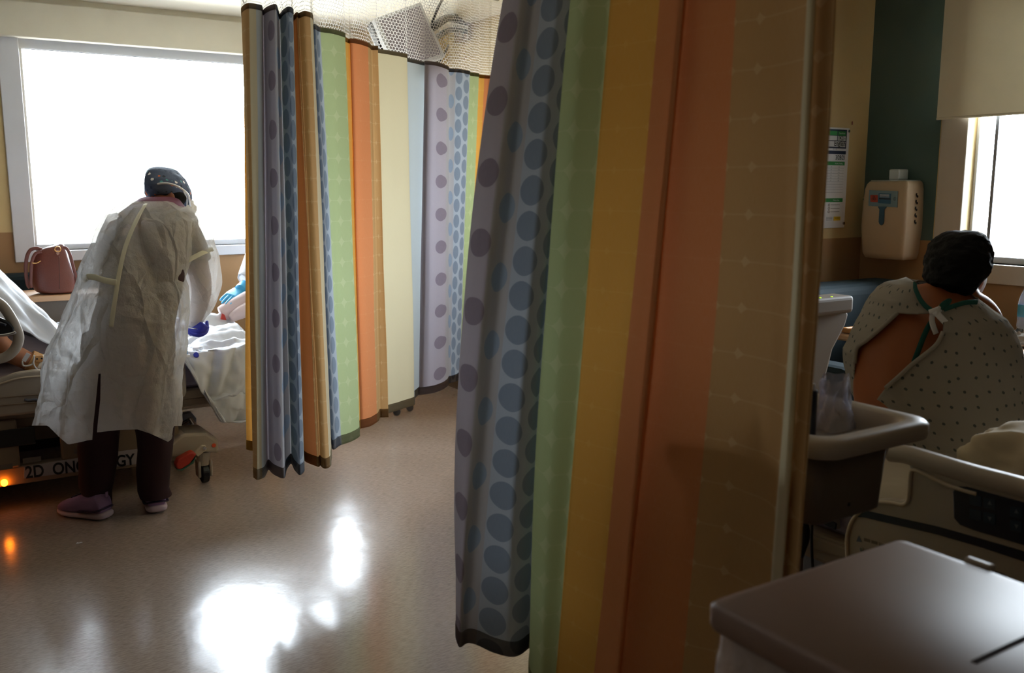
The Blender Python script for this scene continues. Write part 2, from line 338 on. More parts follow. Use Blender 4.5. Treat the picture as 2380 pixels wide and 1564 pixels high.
def btube(bm, pts, r, seg=12, closed=False, flat=1.0, fdir=None, caps=True):
    """r: number or list; flat squashes along fdir"""
    pts = [Vector(p_) for p_ in pts]; n = len(pts); rings = []
    R = r if isinstance(r, (list, tuple)) else [r] * n
    if len(R) != n:
        R = [R[min(int(i * (len(R)-1) / (n-1)), len(R)-2)] * (1 - (i*(len(R)-1)/(n-1) - min(int(i*(len(R)-1)/(n-1)), len(R)-2))) + R[min(int(i*(len(R)-1)/(n-1)), len(R)-2)+1] * (i*(len(R)-1)/(n-1) - min(int(i*(len(R)-1)/(n-1)), len(R)-2)) for i in range(n)]
    prev = None
    for i in range(n):
        a = pts[(i-1) % n] if (closed or i > 0) else pts[i]; b = pts[(i+1) % n] if (closed or i < n-1) else pts[i]
        d = (b - a).normalized()
        if fdir is not None: e1 = Vector(fdir); e1 = (e1 - d * e1.dot(d)).normalized()
        elif prev is None: e1 = d.cross(Vector((0, 0, 1)) if abs(d.z) < 0.9 else Vector((1, 0, 0))).normalized()
        else: e1 = (prev - d * prev.dot(d)).normalized()
        prev = e1; e2 = d.cross(e1)
        rings.append([bm.verts.new(pts[i] + e1 * (math.cos(2*math.pi*k/seg) * R[i] * flat) + e2 * (math.sin(2*math.pi*k/seg) * R[i])) for k in range(seg)])
    for i in range(n if closed else n-1):
        A, B = rings[i], rings[(i+1) % n]
        for k in range(seg): j = (k+1) % seg; bm.faces.new((A[k], A[j], B[j], B[k]))
    if caps and not closed: bm.faces.new(rings[0][::-1]); bm.faces.new(rings[-1])
def tube(name, pts, r, m, parent=None, n=6, seg=12, closed=False, flat=1.0, fdir=None, raw=False, **k):
    bm = bmesh.new(); btube(bm, pts if raw else smoothpath(pts, n, closed), r, seg, closed, flat, fdir); k.setdefault('smooth', True); return frombm(name, bm, m, parent, **k)
def prism(name, pts, depth, m, parent=None, **k):
    """closed outline of 3-D points pushed along the vector depth"""
    bm = bmesh.new(); A = [bm.verts.new(p_) for p_ in pts]; B = [bm.verts.new(Vector(p_) + Vector(depth)) for p_ in pts]
    bm.faces.new(A); bm.faces.new(B[::-1]); n = len(A)
    for i in range(n): j = (i+1) % n; bm.faces.new((A[i], B[i], B[j], A[j]))
    bmesh.ops.recalc_face_normals(bm, faces=bm.faces); return frombm(name, bm, m, parent, **k)
def flatpoly(name, pts, m, parent=None, **k):
    return prism(name, pts, k.pop('depth', (0, 0, 0.0004)), m, parent, **k)
def loft(name, rings, m, parent=None, cap=(True, True), seg=None, **k):
    """rings: lists of points, joined in order"""
    bm = bmesh.new(); R = [[bm.verts.new(p_) for p_ in r] for r in rings]; n = len(R[0])
    for a, b in zip(R[:-1], R[1:]):
        for i in range(n): j = (i+1) % n; bm.faces.new((a[i], a[j], b[j], b[i]))
    if cap[0]: bm.faces.new(R[0][::-1])
    if cap[1]: bm.faces.new(R[-1])
    bmesh.ops.recalc_face_normals(bm, faces=bm.faces); k.setdefault('smooth', True); return frombm(name, bm, m, parent, **k)
def ell(c, a, b, n=24, e1=RT, e2=FH, pw=1.0, fn=None):
    out = []
    for i in range(n):
        t = 2 * math.pi * i / n; ct, st = math.cos(t), math.sin(t)
        x = math.copysign(abs(ct) ** pw, ct); y = math.copysign(abs(st) ** pw, st)
        q = fn(t) if fn else 1.0
        out.append(Vector(c) + Vector(e1) * (a * x * q) + Vector(e2) * (b * y * q))
    return out
def grid(name, nu, nv, fn, m, parent=None, uv=None, thick=0.0, **k):
    bm = bmesh.new(); V = [[bm.verts.new(fn(i/(nu-1), j/(nv-1))) for i in range(nu)] for j in range(nv)]
    lay = bm.loops.layers.uv.new('UVMap')
    for j in range(nv-1):
        for i in range(nu-1):
            f = bm.faces.new((V[j][i], V[j][i+1], V[j+1][i+1], V[j+1][i]))
            if uv:
                for lp, (a, b) in zip(f.loops, ((i, j), (i+1, j), (i+1, j+1), (i, j+1))): lp[lay].uv = uv(a/(nu-1), b/(nv-1))
    k.setdefault('smooth', True); o = frombm(name, bm, m, parent, **k)
    if thick: s = o.modifiers.new('thick', 'SOLIDIFY'); s.thickness = thick; s.offset = 0
    return o
def text(name, s, origin, ex, ey, size, m, parent=None, push=(0, 0, 0), bold=0.0, sx=1.0):
    cu = bpy.data.curves.new(name, 'FONT'); cu.body = s; cu.size = 1.0; cu.extrude = 0.0; cu.offset = bold
    t = bpy.data.objects.new(name, cu); COL.objects.link(t); dg = bpy.context.evaluated_depsgraph_get(); me = bpy.data.meshes.new_from_object(t.evaluated_get(dg))
    bpy.data.objects.remove(t); ex, ey = Vector(ex).normalized(), Vector(ey).normalized(); nrm = ex.cross(ey)
    o3 = Vector(origin) + Vector(push)
    for v in me.vertices: v.co = o3 + ex * (v.co.x * size * sx) + ey * (v.co.y * size)
    me.materials.clear(); return link(name, me, m, parent)
def bodymesh(name, parts, m, parent=None, voxel=0.008, smooth=6, factor=0.6):
    """parts: list of (points, radii[, flat, fdir]) tubes or ('ball', centre, (rx,ry,rz), axes); fused into ONE continuous surface"""
    bm = bmesh.new()
    for p_ in parts:
        if p_[0] == 'ball':
            _, c, r, ax = p_; e1, e2, e3 = [Vector(a) for a in ax]
            mtx = Matrix(((e1.x*r[0], e2.x*r[1], e3.x*r[2], c[0]), (e1.y*r[0], e2.y*r[1], e3.y*r[2], c[1]), (e1.z*r[0], e2.z*r[1], e3.z*r[2], c[2]), (0, 0, 0, 1)))
            bmesh.ops.create_uvsphere(bm, u_segments=24, v_segments=16, radius=1.0, matrix=mtx)
        elif p_[0] == 'rings':
            R = [[bm.verts.new(q) for q in r] for r in p_[1]]; n = len(R[0])
            for a, b in zip(R[:-1], R[1:]):
                for i in range(n): j = (i+1) % n; bm.faces.new((a[i], a[j], b[j], b[i]))
            bm.faces.new(R[0][::-1]); bm.faces.new(R[-1])
        else:
            pts, rad = p_[0], p_[1]; flat = p_[2] if len(p_) > 2 else 1.0; fd = p_[3] if len(p_) > 3 else None
            btube(bm, smoothpath(pts, 6), rad, 16, False, flat, fd)
    bmesh.ops.recalc_face_normals(bm, faces=bm.faces)
    o = frombm(name, bm, m, parent, smooth=True)
    r = o.modifiers.new('fuse', 'REMESH'); r.mode = 'VOXEL'; r.voxel_size = voxel; r.use_smooth_shade = True
    s = o.modifiers.new('soften', 'SMOOTH'); s.iterations = smooth; s.factor = factor
    return o
AX = (RT, FH, UZ)
def ell3(name, c, r, m, parent, nzs=5, amp=.03, pw=.6):
    bm = bmesh.new(); bmesh.ops.create_uvsphere(bm, u_segments=40, v_segments=24, radius=1)
    for v in bm.verts:
        q = v.co.copy(); q = Vector([math.copysign(abs(t)**pw, t) for t in q]); v.co = Vector((c[0]+q.x*r[0], c[1]+q.y*r[1], c[2]+q.z*r[2])) + v.co.normalized() * nz(v.co * 2 + Vector(c), 1.5) * amp
    return frombm(name, bm, m, parent, smooth=True)
def nz(p_, s=1.0): return noise.noise(Vector(p_) * s)
def hand(name, wrist, aim, palm_n, m, parent, size=0.18, curl=0.35, spread=0.2, thumb=1, voxel=0.0035):
    """palm with five unequal, bent fingers; aim = finger direction, palm_n = back-of-hand normal"""
    aim = Vector(aim).normalized(); n = Vector(palm_n); n = (n - aim * n.dot(aim)).normalized(); side = aim.cross(n)
    k = size / 0.18; W = Vector(wrist); parts = []
    parts.append(('rings', [ell(W + aim * (q * k), a * k, b * k, 16, side, n, 0.8) for q, a, b in ((-0.02, 0.026, 0.019), (0.0, 0.027, 0.019), (0.03, 0.038, 0.016), (0.07, 0.042, 0.014), (0.095, 0.040, 0.012))]))
    for i, (L, off) in enumerate(((0.068, -0.030), (0.078, -0.010), (0.072, 0.010), (0.056, 0.029))):
        b0 = W + aim * (0.085 * k) + side * (off * k); th = 0.0; p_ = b0; pts = [b0 - aim * 0.02 * k]; ds = aim + side * (off / 0.03 * spread * 0.5); ds.normalize()
        for sgm in (0.42, 0.32, 0.26):
            pts.append(p_); th += curl * (0.8 + 0.15 * i); dv = ds * math.cos(th) - n * math.sin(th); p_ = p_ + dv * (L * sgm * k)
        pts.append(p_); parts.append((pts, [0.0095*k, 0.0095*k, 0.0085*k, 0.008*k, 0.0062*k]))
    b0 = W + aim * 0.025 * k - side * (0.028 * k * thumb); tv = (aim * 0.75 - side * 0.6 * thumb - n * 0.25).normalized()
    parts.append(([b0 - tv * 0.015 * k, b0 + tv * 0.03 * k, b0 + tv * 0.045 * k + aim * 0.012 * k - n * 0.004 * k, b0 + tv * 0.055 * k + aim * 0.028 * k - n * 0.012 * k], [0.014*k, 0.0125*k, 0.0105*k, 0.0075*k]))
    return bodymesh(name, parts, m, parent, voxel, 3, 0.5)

# ------------------------------------------------------------------ the room
YA, XB, XR, YC, CEIL = 5.9, 4.0, 3.03, 3.0, 2.43
XL, YF = -2.4, -2.2
def struct(o): o['kind'] = 'structure'; return o
struct(box('floor', (XL-.1, XB+.2, YF-.1, YA+.2, -0.1, 0.0), floor_mat()))
M_CEIL = mat('ceiling_paint', '#efe9d8', 0.8, bump=0.05, bscale=200)
struct(box('ceiling', (XL-.1, XB+.2, YF-.1, YA+.2, CEIL, CEIL+0.1), M_CEIL))
UPC, LOWC = '#c6ae7c', '#97724a'
M_WALL = wall_mat('two_tone_wall', UPC, LOWC)
M_WALLB = wall_mat('two_tone_wall_with_teal', UPC, LOWC, 1.14, (2.605, 3.01, '#3b5a58'))
W1 = (0.495, 2.45, 1.03, 2.26)        # window 1 opening on the far wall
W2 = (1.72, 2.46, 1.05, 2.26)         # window 2 opening on the right wall (Y range)
def wall_open_y(name, y0, y1, x0, x1, wopen, m):
    a, b, c, d = wopen
    return struct(boxes(name, [(x0, a, y0, y1, 0, CEIL), (b, x1, y0, y1, 0, CEIL), (a, b, y0, y1, 0, c), (a, b, y0, y1, d, CEIL)], m))
wall_open_y('wall_back', YA, YA+.16, XL-.1, XR+.1, W1, M_WALL)
a, b, c, d = W2
struct(boxes('wall_right', [(XB, XB+.16, YF-.1, a, 0, CEIL), (XB, XB+.16, b, YC+.1, 0, CEIL), (XB, XB+.16, a, b, 0, c), (XB, XB+.16, a, b, d, CEIL)], M_WALLB))
struct(box('wall_alcove', (XR, XB, YC, YC+.1, 0, CEIL), M_WALL))
struct(box('wall_return', (XR, XR+.1, YC+.1, YA, 0, CEIL), M_WALL))
M_WALLD = mat('unseen_dark_wall', '#5a4632', 0.6)  # out-of-view walls, coloured dark to cut the bounced light
struct(box('wall_left', (XL-.1, XL, YF, YA, 0, CEIL), M_WALLD))
struct(box('wall_front', (XL, XB, YF-.1, YF, 0, CEIL), M_WALLD))
M_BASE = mat('baseboard_vinyl', '#5f4c3a', 0.5)
struct(box('baseboard_back', (XL, XR, YA-.012, YA, 0, 0.1), M_BASE)); struct(box('baseboard_return', (XR-.012, XR, YC, YA-.012, 0, 0.1), M_BASE))
struct(box('baseboard_alcove', (XR, XB, YC-.012, YC, 0, 0.1), M_BASE)); struct(box('baseboard_right', (XB-.012, XB, YF, YC-.012, 0, 0.1), M_BASE))
struct(box('trim_1', (XL, 2.45, YA-.03, YA, CEIL-.035, CEIL), M_CEIL))
def window_y():
    a, b, c, d = W1
    r = root('window_1', 'wide white framed window behind the bending person', 'window', (a, YA, c)); r['kind'] = 'structure'; del r['category']
    o = .105
    boxes('casing', [(a-o, a, YA-.02, YA+.005, c-.06, d+.02), (b, b+.06, YA-.02, YA+.005, c-.06, d+.02), (a, b, YA-.03, YA+.16, c-.06, c), (a, b, YA+.02, YA+.16, d-.02, d)], M_WHITEP, r, bevel=.004)
    boxes('sash', [(a, b, YA+.05, YA+.10, d-.10, d-.02), (a, b, YA+.05, YA+.10, c, c+.035), (a, a+.02, YA+.05, YA+.10, c+.035, d-.1), (b-.045, b, YA+.05, YA+.10, c+.035, d-.1)], mat('white_sash', '#d6dae2', .35), r, bevel=.004)
    boxes('gasket', [(a+.02, b-.045, YA+.058, YA+.064, d-.103, d-.099), (b-.049, b-.045, YA+.058, YA+.064, c+.035, d-.1)], M_STEEL, r)
    box('pane', (a+.02, b-.045, YA+.07, YA+.074, c+.035, d-.1), M_GLASS, r)
window_y()
def window_x():
    a, b, c, d = W2
    r = root('window_2', 'grey framed window with lowered shade beside the seated person', 'window', (XB, a, c)); r['kind'] = 'structure'; del r['category']
    boxes('casing', [(XB-.02, XB+.005, b, b+.13, c-.085, 1.72), (XB-.02, XB+.005, a-.1, a, c-.085, 1.72), (XB-.03, XB+.16, a, b, c-.085, c)], mat('pale_grey_casing', '#b5ada2', .5), r, bevel=.004)
    boxes('sash', [(XB+.05, XB+.1, a, b, c, c+.03), (XB+.05, XB+.1, a, a+.02, c+.03, d), (XB+.05, XB+.1, b-.015, b, c+.03, d)], mat('white_sash', '#d6dae2', .35), r, bevel=.004)
    box('mullion', (XB+.045, XB+.075, b-.105, b-.09, c+.03, d), M_STEEL, r)
    box('pane', (XB+.07, XB+.074, a+.02, b-.015, c+.03, d), M_GLASS, r)
window_x()
# shades
M_SHADE = mat('cream_shade_cloth', '#dcd6c4', 0.85, trans=0.10, bump=0.1, bscale=300)
s = root('roller_shade', 'cream shade rolled up in its cover above the wide window', 'shade', (1.4, YA, 2.3))
box('cover', (a-2.0 if False else XL, 2.45, YA-.075, YA, 2.205, CEIL-.036), M_SHADE, s, bevel=.006)
s = root('roller_shade', 'tan shade pulled halfway down over the right window', 'shade', (XB, 2.1, 2.3))
box('shade_cloth', (XB-.045, XB-.04, W2[0]-.12, W2[1]+.14, 1.70, CEIL-.08), M_SHADE, s)
box('cover', (XB-.075, XB, W2[0]-.14, W2[1]+.145, CEIL-.10, CEIL), M_SHADE, s, bevel=.006)
cyl('hem_bar', (XB-.042, W2[0]-.12, 1.70), (XB-.042, W2[1]+.14, 1.70), .006, M_SHADE, s)

# ------------------------------------------------------------------ privacy curtains
def curtain(name, label, knots, ztop, zhem, netlabel=None, n=7):
    """knots: (x at top, [x mid], x at bottom, level distance, print column)"""
    P3 = []
    for kx in knots:
        if len(kx) == 4: xt, xb, d_, u_ = kx; xm = None
        else: xt, xm, xb, d_, u_ = kx
        P3.append((xt, xm if xm is not None else (xt*.47 + xb*.53), xb, d_, u_))
    # dense samples along the cloth
    S_ = []
    L = len(P3)
    for i in range(L-1):
        p0, p1, p2, p3 = P3[max(i-1, 0)], P3[i], P3[i+1], P3[min(i+2, L-1)]
        for k in range(n):
            t = k / n; q = []
            for c_, (a, b, c, d) in enumerate(zip(p0, p1, p2, p3)):
                if c_ == 4: q.append(b + (c - b) * t)
                else:
                    ma_, mb_ = (c - a) * .5, (d - b) * .5
                    lim = 1.6 * abs(c - b); ma_ = max(-lim, min(lim, ma_)); mb_ = max(-lim, min(lim, mb_))
                    q.append((2*t**3-3*t**2+1)*b + (t**3-2*t**2+t)*ma_ + (-2*t**3+3*t**2)*c + (t**3-t**2)*mb_)
            S_.append(q)
    S_.append(list(P3[-1]))
    nu = len(S_)
    # real positions of the three levels
    zmid = (ztop + zhem) / 2
    T = [(PV(q[0], ztop, q[3]), PV(q[1], zmid, q[3]), PV(q[2], zhem, q[3]), q[4]) for q in S_]
    def at(i, z):
        t = (ztop - z) / (ztop - zhem); A, B, C_, u_ = T[i]
        if t < 0: p_ = A + (B - A) * (t * 2 * .4)
        else:
            b2 = B * 2 - (A + C_) * .5
            p_ = A * (1-t)**2 + b2 * (2*t*(1-t)) + C_ * t*t
        p_ = Vector((p_.x, p_.y, z))
        wv = 0.006 * min(1, max(0, t) * 2)
        p_ += RT * (nz((i * .13, z * 1.7, 3.3)) * wv) + FH * (nz((i * .17, z * 1.3, 9.1)) * wv * 1.5)
        return p_
    r = root(name, label, 'curtain', tuple(Vector((T[nu//2][0].x, T[nu//2][0].y, zhem))))
    def sheet(nm, z0, z1, rows, m, th=0.0, off=0.0):
        bm = bmesh.new(); lay = bm.loops.layers.uv.new('UVMap')
        zs = [z0 + (z1 - z0) * j / (rows-1) for j in range(rows)]
        V = [[bm.verts.new(at(i, z)) for i in range(nu)] for z in zs]
        for j in range(rows-1):
            for i in range(nu-1):
                f = bm.faces.new((V[j][i], V[j][i+1], V[j+1][i+1], V[j+1][i]))
                for lp, (a, b) in zip(f.loops, ((i, j), (i+1, j), (i+1, j+1), (i, j+1))): lp[lay].uv = (T[a][3], 2.0 - zs[b])
        bmesh.ops.recalc_face_normals(bm, faces=bm.faces)
        o = frombm(nm, bm, m, r, smooth=True)
        if th: sm = o.modifiers.new('thick', 'SOLIDIFY'); sm.thickness = th; sm.offset = 0
        return o
    sheet('fabric', ztop - .018, zhem + .04, 40, M_CURT)
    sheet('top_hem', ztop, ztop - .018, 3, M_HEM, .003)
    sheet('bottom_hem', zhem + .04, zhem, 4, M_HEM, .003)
    sheet('mesh_header', CEIL - .035, ztop, 8, M_NET)
    return r, T
c1 = [(566,572,3.62,9),(571,589,3.60,10.9),(575,592,3.62,12.9),(561,592,3.34,13.05),(568,592,3.25,14),(578,597,3.22,14.9),(592,606,3.23,16.6),(608,616,3.26,18.9),(611,622,3.34,19.3),(618,634,3.30,19.8),(628,645,3.26,20.5),(641,661,3.24,21.1),(646,664,3.34,21.6),(650,675,3.42,22),(658,684,3.34,22.45),(671,697,3.28,23.3),(681,707,3.33,23.95),(679,702,3.48,26),(678,702,3.5,28),(682,712,3.45,29.2),(690,738,3.38,30.05),(694,745,3.40,30.3),(708,756,3.36,31.2),(725,768,3.40,32.4),(727,770,3.5,33.5),(722,766,3.62,35),(724,768,3.68,38.8),(731,776,3.62,39.5),(742,792,3.68,40.95),(774,815,3.73,42),(802,835,3.82,43),(801,833,3.9,43.2),(812,838,3.97,44.9),(814,838,3.95,45.1),(836,858,3.99,46.1),(858,878,4.08,47.2),(864,885,4.15,47.6),(878,902,4.15,48.9),(876,898,4.22,49.1),(910,930,4.30,50),(946,962,4.40,51),(944,960,4.5,51.2),(965,968,4.58,52.0),(988,977,4.66,52.9),(987,975,4.62,53.2),(1012,1006,4.66,54),(1030,1028,4.74,54.7),(1043,1040,4.84,55),(1043,1041,4.9,55.1),(1068,1052,4.93,56.5),(1092,1068,5.02,58),(1093,1070,5.06,58.2),(1113,1088,5.12,59.8),(1114,1090,5.16,61.0),(1135,1104,5.2,62.8),(1140,1108,5.2,63.1),(1158,1130,5.25,64.6),(1185,1160,5.3,66)]
cur1, T1 = curtain('privacy_curtain', 'pastel striped curtain with white netting top at the foot of the left bed', c1, 2.0, 0.33)
def c2k(x0, xm, xb, d_, u_): return (x0 - (xb - x0) * .09, xm - (xb - x0) * .0, xb, d_, u_)
c2 = [c2k(*k) for k in [(1190,1078,1062,2.300,20.0),(1199,1088,1061,2.240,20.25),(1215,1110,1066,2.200,20.6),(1236,1140,1074,2.190,21.15),(1256,1165,1092,2.215,21.8),(1300,1216,1146,2.163,22.6),(1338,1260,1200,2.142,23.3),(1350,1272,1232,2.189,24.0),(1351,1273,1236,2.169,24.05),(1343,1266,1229,2.041,24.1),(1352,1274,1236,1.988,24.5),(1376,1300,1258,1.952,25.0),(1428,1356,1285,1.957,26.0),(1432,1360,1288,1.946,26.1),(1490,1405,1322,1.900,27.2),(1546,1460,1366,1.844,28.0),(1585,1500,1398,1.773,28.6),(1604,1518,1415,1.737,28.9),(1612,1526,1424,1.775,29.0),(1660,1590,1492,1.712,29.5),(1718,1655,1560,1.665,30.0),(1780,1720,1640,1.628,31.0),(1850,1790,1714,1.558,31.6),(1886,1826,1748,1.508,31.9),(1891,1831,1752,1.477,32.1),(1909,1850,1772,1.472,32.6),(1912,1853,1775,1.491,30.9),(1934,1874,1792,1.465,31.1),(1957,1896,1812,1.440,31.4),(1950,1890,1808,1.520,31.7)]]
cur2, T2 = curtain('privacy_curtain', 'large dotted and orange striped curtain hanging in the near foreground', c2, 2.0, 0.22)
def track(name, label, T, ext):
    pts = [Vector((t[0].x, t[0].y, CEIL-.016)) for t in T][::14]
    q = [pts[0]] + [sum((pts[max(0, min(len(pts)-1, i+k))] for k in (-2, -1, 0, 1, 2)), Vector()) / 5 for i in range(1, len(pts)-1)] + [pts[-1]]
    q = [q[0] + (q[0]-q[1]).normalized() * ext] + q
    setp(tube(name, q, .014, mat('aluminium_track', '#b8b4ac', .4, .6), n=3), label, 'curtain track')
track('curtain_track', 'ceiling rail carrying the pastel striped curtain', T1, .3)
track('curtain_track', 'ceiling rail carrying the foreground curtain', T2, .5)

# ------------------------------------------------------------------ left bed (lengthways along the far wall)
def pY(pts, v): return [PY(x, y, v) for x, y in pts]
def pX(pts, v): return [PX(x, y, v) for x, y in pts]
def caster_set(parent, x, y, swing=0.0, r=.05, label=None):
    cs = cyl('caster', (x, y, .085), (x, y, .15), .03, M_BEIGE, parent, r1=.032)
    for q in (-.034, .020): box('fork', (x+q, x+q+.014, y-.032, y+.032, .03, .11), M_BEIGE, cs, bevel=.006)
    cyl('wheel', (x-.017, y, r), (x+.017, y, r), r, M_BLACK, cs, seg=32, bevel=.006)
    return cs
YN = 4.34
bed = root('hospital_bed', 'beige hospital bed with ward name strip along its base, behind the bending person', 'bed', (0.3, 4.8, 0))
boxes('deck', [(-.85, 1.28, YN+.02, 5.26, .405, .455), (-.85, 1.28, YN+.06, 5.22, .36, .405)], M_BEDGREY, bed, bevel=.01)
mt = box('mattress', (-.83, 1.30, YN+.03, 5.25, .455, .565), mat('lavender_mattress', '#8f8aa3', .6), bed, bevel=.03, seg=3)
# base frame
boxes('base_frame', [(-.7, .98, YN+.01, YN+.07, .12, .20), (-.7, .98, 5.10, 5.16, .12, .20), (-.7, -.62, YN+.07, 5.10, .12, .20), (.86, .94, YN+.07, 5.10, .12, .20)], M_BEDGREY, bed, bevel=.006)
boxes('side_skirt', [(-.6, .24, YN-.005, YN+.02, .20, .41), (.40, .90, YN-.002, YN+.02, .20, .31)], mat('dark_beige_cover', '#7d6b56', .5), bed, bevel=.01)
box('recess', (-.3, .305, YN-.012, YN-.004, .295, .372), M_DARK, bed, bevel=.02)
st = prism('name_strip', pY([(56, 1112), (56, 1086), (320, 1040), (320, 1078)], YN-.001), (0, .008, 0), mat('label_white', '#a59c9c', .6), bed)
e0, e1 = PY(60, 1113, YN-.003), PY(318, 1079, YN-.003); ex = (e1 - e0)
tt = text('lettering', '2D  ONCOLOGY', e0 + Vector((0, 0, .003)), (ex.x, 0, ex.z), (0, 0, 1), .074, M_BLACK, st, bold=.022)
wd = max(v.co.x for v in tt.data.vertices) - min(v.co.x for v in tt.data.vertices)
kx = ex.length * .985 / wd
for v in tt.data.vertices: v.co.x = e0.x + (v.co.x - e0.x) * kx; v.co.y = YN-.003; v.co.z += (v.co.x - e0.x) * (ex.z/ex.x if kx == 1 else 0)
for i, (a, b, c_) in enumerate(((.10, .16, .20), (.20, .27, .215), (.40, .47, .225))):
    box('notice_label', (a+.05, b+.05, YN-.009, YN-.006, c_, c_+.022), mat('dull_label', '#6b6157', .6), bed)
# head-end side rail: lower panel
pan = prism('side_panel', pY([(-190, 925), (-60, 895), (0, 880), (38, 866), (77, 860), (116, 861), (200, 861), (214, 880), (214, 950), (112, 958), (0, 970), (-190, 990)], YN-.03), (0, .035, 0), M_BEIGE, bed, bevel=.012, seg=3)
for yy in (924, 942): 
    q = pY([(-180, yy+18), (0, yy), (112, yy-9), (205, yy-14)], YN-.032); tube('groove', q, .0035, M_BEDGREY, pan, n=4)
q = pY([(57, 928), (66, 931), (78, 929), (90, 930), (99, 926)], YN-.034); tube('grip_mark', q, .006, M_STEEL, pan, n=4, flat=.5, fdir=(0, 1, 0))
q = pY([(-150, 930), (-40, 905), (0, 892), (40, 880), (100, 874), (200, 874)], YN-.033); tube('panel_ridge', q, .004, M_BEIGE2, pan, n=4)
# head-end rail loop
lp = pY([(-90, 690), (-40, 690), (0, 706), (24, 736), (40, 770), (43, 790), (34, 812), (14, 829), (-14, 836), (-60, 838), (-110, 830), (-150, 800), (-155, 750), (-130, 710)], YN-.01)
rl = tube('rail_loop', lp, .021, M_BEIGE, bed, n=6, closed=True, flat=.75, fdir=(0, 1, 0), seg=16)
tube('rail_arm', pY([(-60, 838), (-50, 870), (-45, 900)], YN+.0), .03, M_BEIGE, bed)
ctl = prism('control_pod', pY([(-60, 728), (0, 738), (20, 748), (32, 760), (33, 774), (0, 778), (-60, 776)], YN-.04), (0, .035, 0), M_BLACK, bed, bevel=.006)
tube('silver_trim', pY([(-60, 778), (0, 779), (28, 775), (36, 771)], YN-.04), .0075, M_CHROME, ctl, n=4)
tube('blue_key', pY([(-40, 744), (-10, 748), (14, 756)], YN-.045), .006, M_NAVY, ctl, n=3)  # navy strip on the control pod
# foot-end side rail
fr = prism('foot_rail_panel', pY([(330, 850), (345, 838), (400, 828), (412, 829), (424, 840), (431, 856), (434, 880), (434, 912), (430, 923), (420, 927), (330, 930)], YN-.04), (0, .03, 0), M_BEIGE, bed, bevel=.01, seg=3)
for cy_, r_ in ((873, .026), (905, .020)):
    c_ = PY(413, cy_, YN-.042)
    tube('embossed_ring', [c_ + Vector((math.cos(t/12*6.283)*r_*.55, 0, math.sin(t/12*6.283)*r_)) for t in range(12)], .0028, M_BEIGE2, fr, n=2, closed=True)
# lifting gear at the foot end
tube('lift_cylinder', [Vector((1.12, 4.86, .44)), Vector((1.02, 4.84, .37)), Vector((.86, 4.80, .27))], .024, M_STEEL, bed)
tube('lift_rod', [Vector((.95, 4.55, .43)), Vector((.84, 4.52, .3))], .008, M_CHROME, bed)
prism('lift_bracket', pY([(400, 975), (424, 962), (444, 957), (457, 972), (457, 998), (430, 1003), (400, 1003)], 4.62), (0, .04, 0), M_STEEL, bed, bevel=.004)
tube('torque_tube', [PY(440, 972, 4.52), PY(452, 990, 4.50), PY(466, 1008, 4.46)], .012, M_CHROME, bed)
tube('torque_tube', [PY(400, 1000, 4.60), PY(425, 985, 4.58), PY(442, 975, 4.56)], .012, M_CHROME, bed)
cov = bmesh.new()
hs = pY([(392, 1036), (420, 1012), (430, 1008), (481, 1006), (509, 1024), (510, 1054), (478, 1052), (440, 1062), (392, 1063)], YN-.05)
prism('corner_cover', hs, (0, .20, 0), M_BEIGE, bed, bevel=.014, seg=3)
prism('corner_cover', pY([(404, 968), (424, 962), (432, 985), (432, 1008), (400, 1010)], 5.0), (0, .16, 0), M_BEIGE2, bed, bevel=.012, seg=3)
boxes('cross_bar', [(.80, .86, YN+.02, 5.1, .20, .23)], M_CHROME, bed, bevel=.004)
cs = caster_set(bed, 1.005, YN-.0, r=.046)
caster_set(bed, 1.03, 5.08); caster_set(bed, -.7, YN+.04); caster_set(bed, -.7, 5.12)
pdl = prism('brake_pedal', pY([(409, 1080), (414, 1068), (440, 1053), (449, 1050), (458, 1056), (440, 1080), (420, 1092), (411, 1090)], YN-.12), (0, .05, 0), mat('red_pedal', '#b0301c', .45), bed, bevel=.008, seg=3)
prism('pedal_underside', pY([(411, 1091), (422, 1091), (446, 1074), (456, 1060), (450, 1077), (424, 1094), (412, 1093)], YN-.118), (0, .046, 0), mat('green_pedal', '#2c5a48', .5), pdl, bevel=.002)
prism('pedal_arm', pY([(452, 1053), (470, 1036), (479, 1036), (480, 1046), (460, 1062)], YN-.10), (0, .02, 0), M_BEIGE2, bed, bevel=.003)
c_ = PY(475, 1041, YN-.104); cyl('screw', c_, c_ + Vector((0, -.006, 0)), .008, M_CHROME, bed)
c_ = PY(497, 1035, YN-.052); cyl('orange_sticker', c_, c_ + Vector((0, -.002, 0)), .010, mat('orange_dot', '#d4512a', .5), bed)
# amber night light under the bed
c_ = PY(10, 1122, YN-.0)
nl = cyl('night_light', c_ + Vector((0, .02, 0)), c_ + Vector((0, -.012, 0)), .013, mat('amber_glow', '#ffb030', .4, emit='#ff7a10', estr=26.0), bed, seg=20)

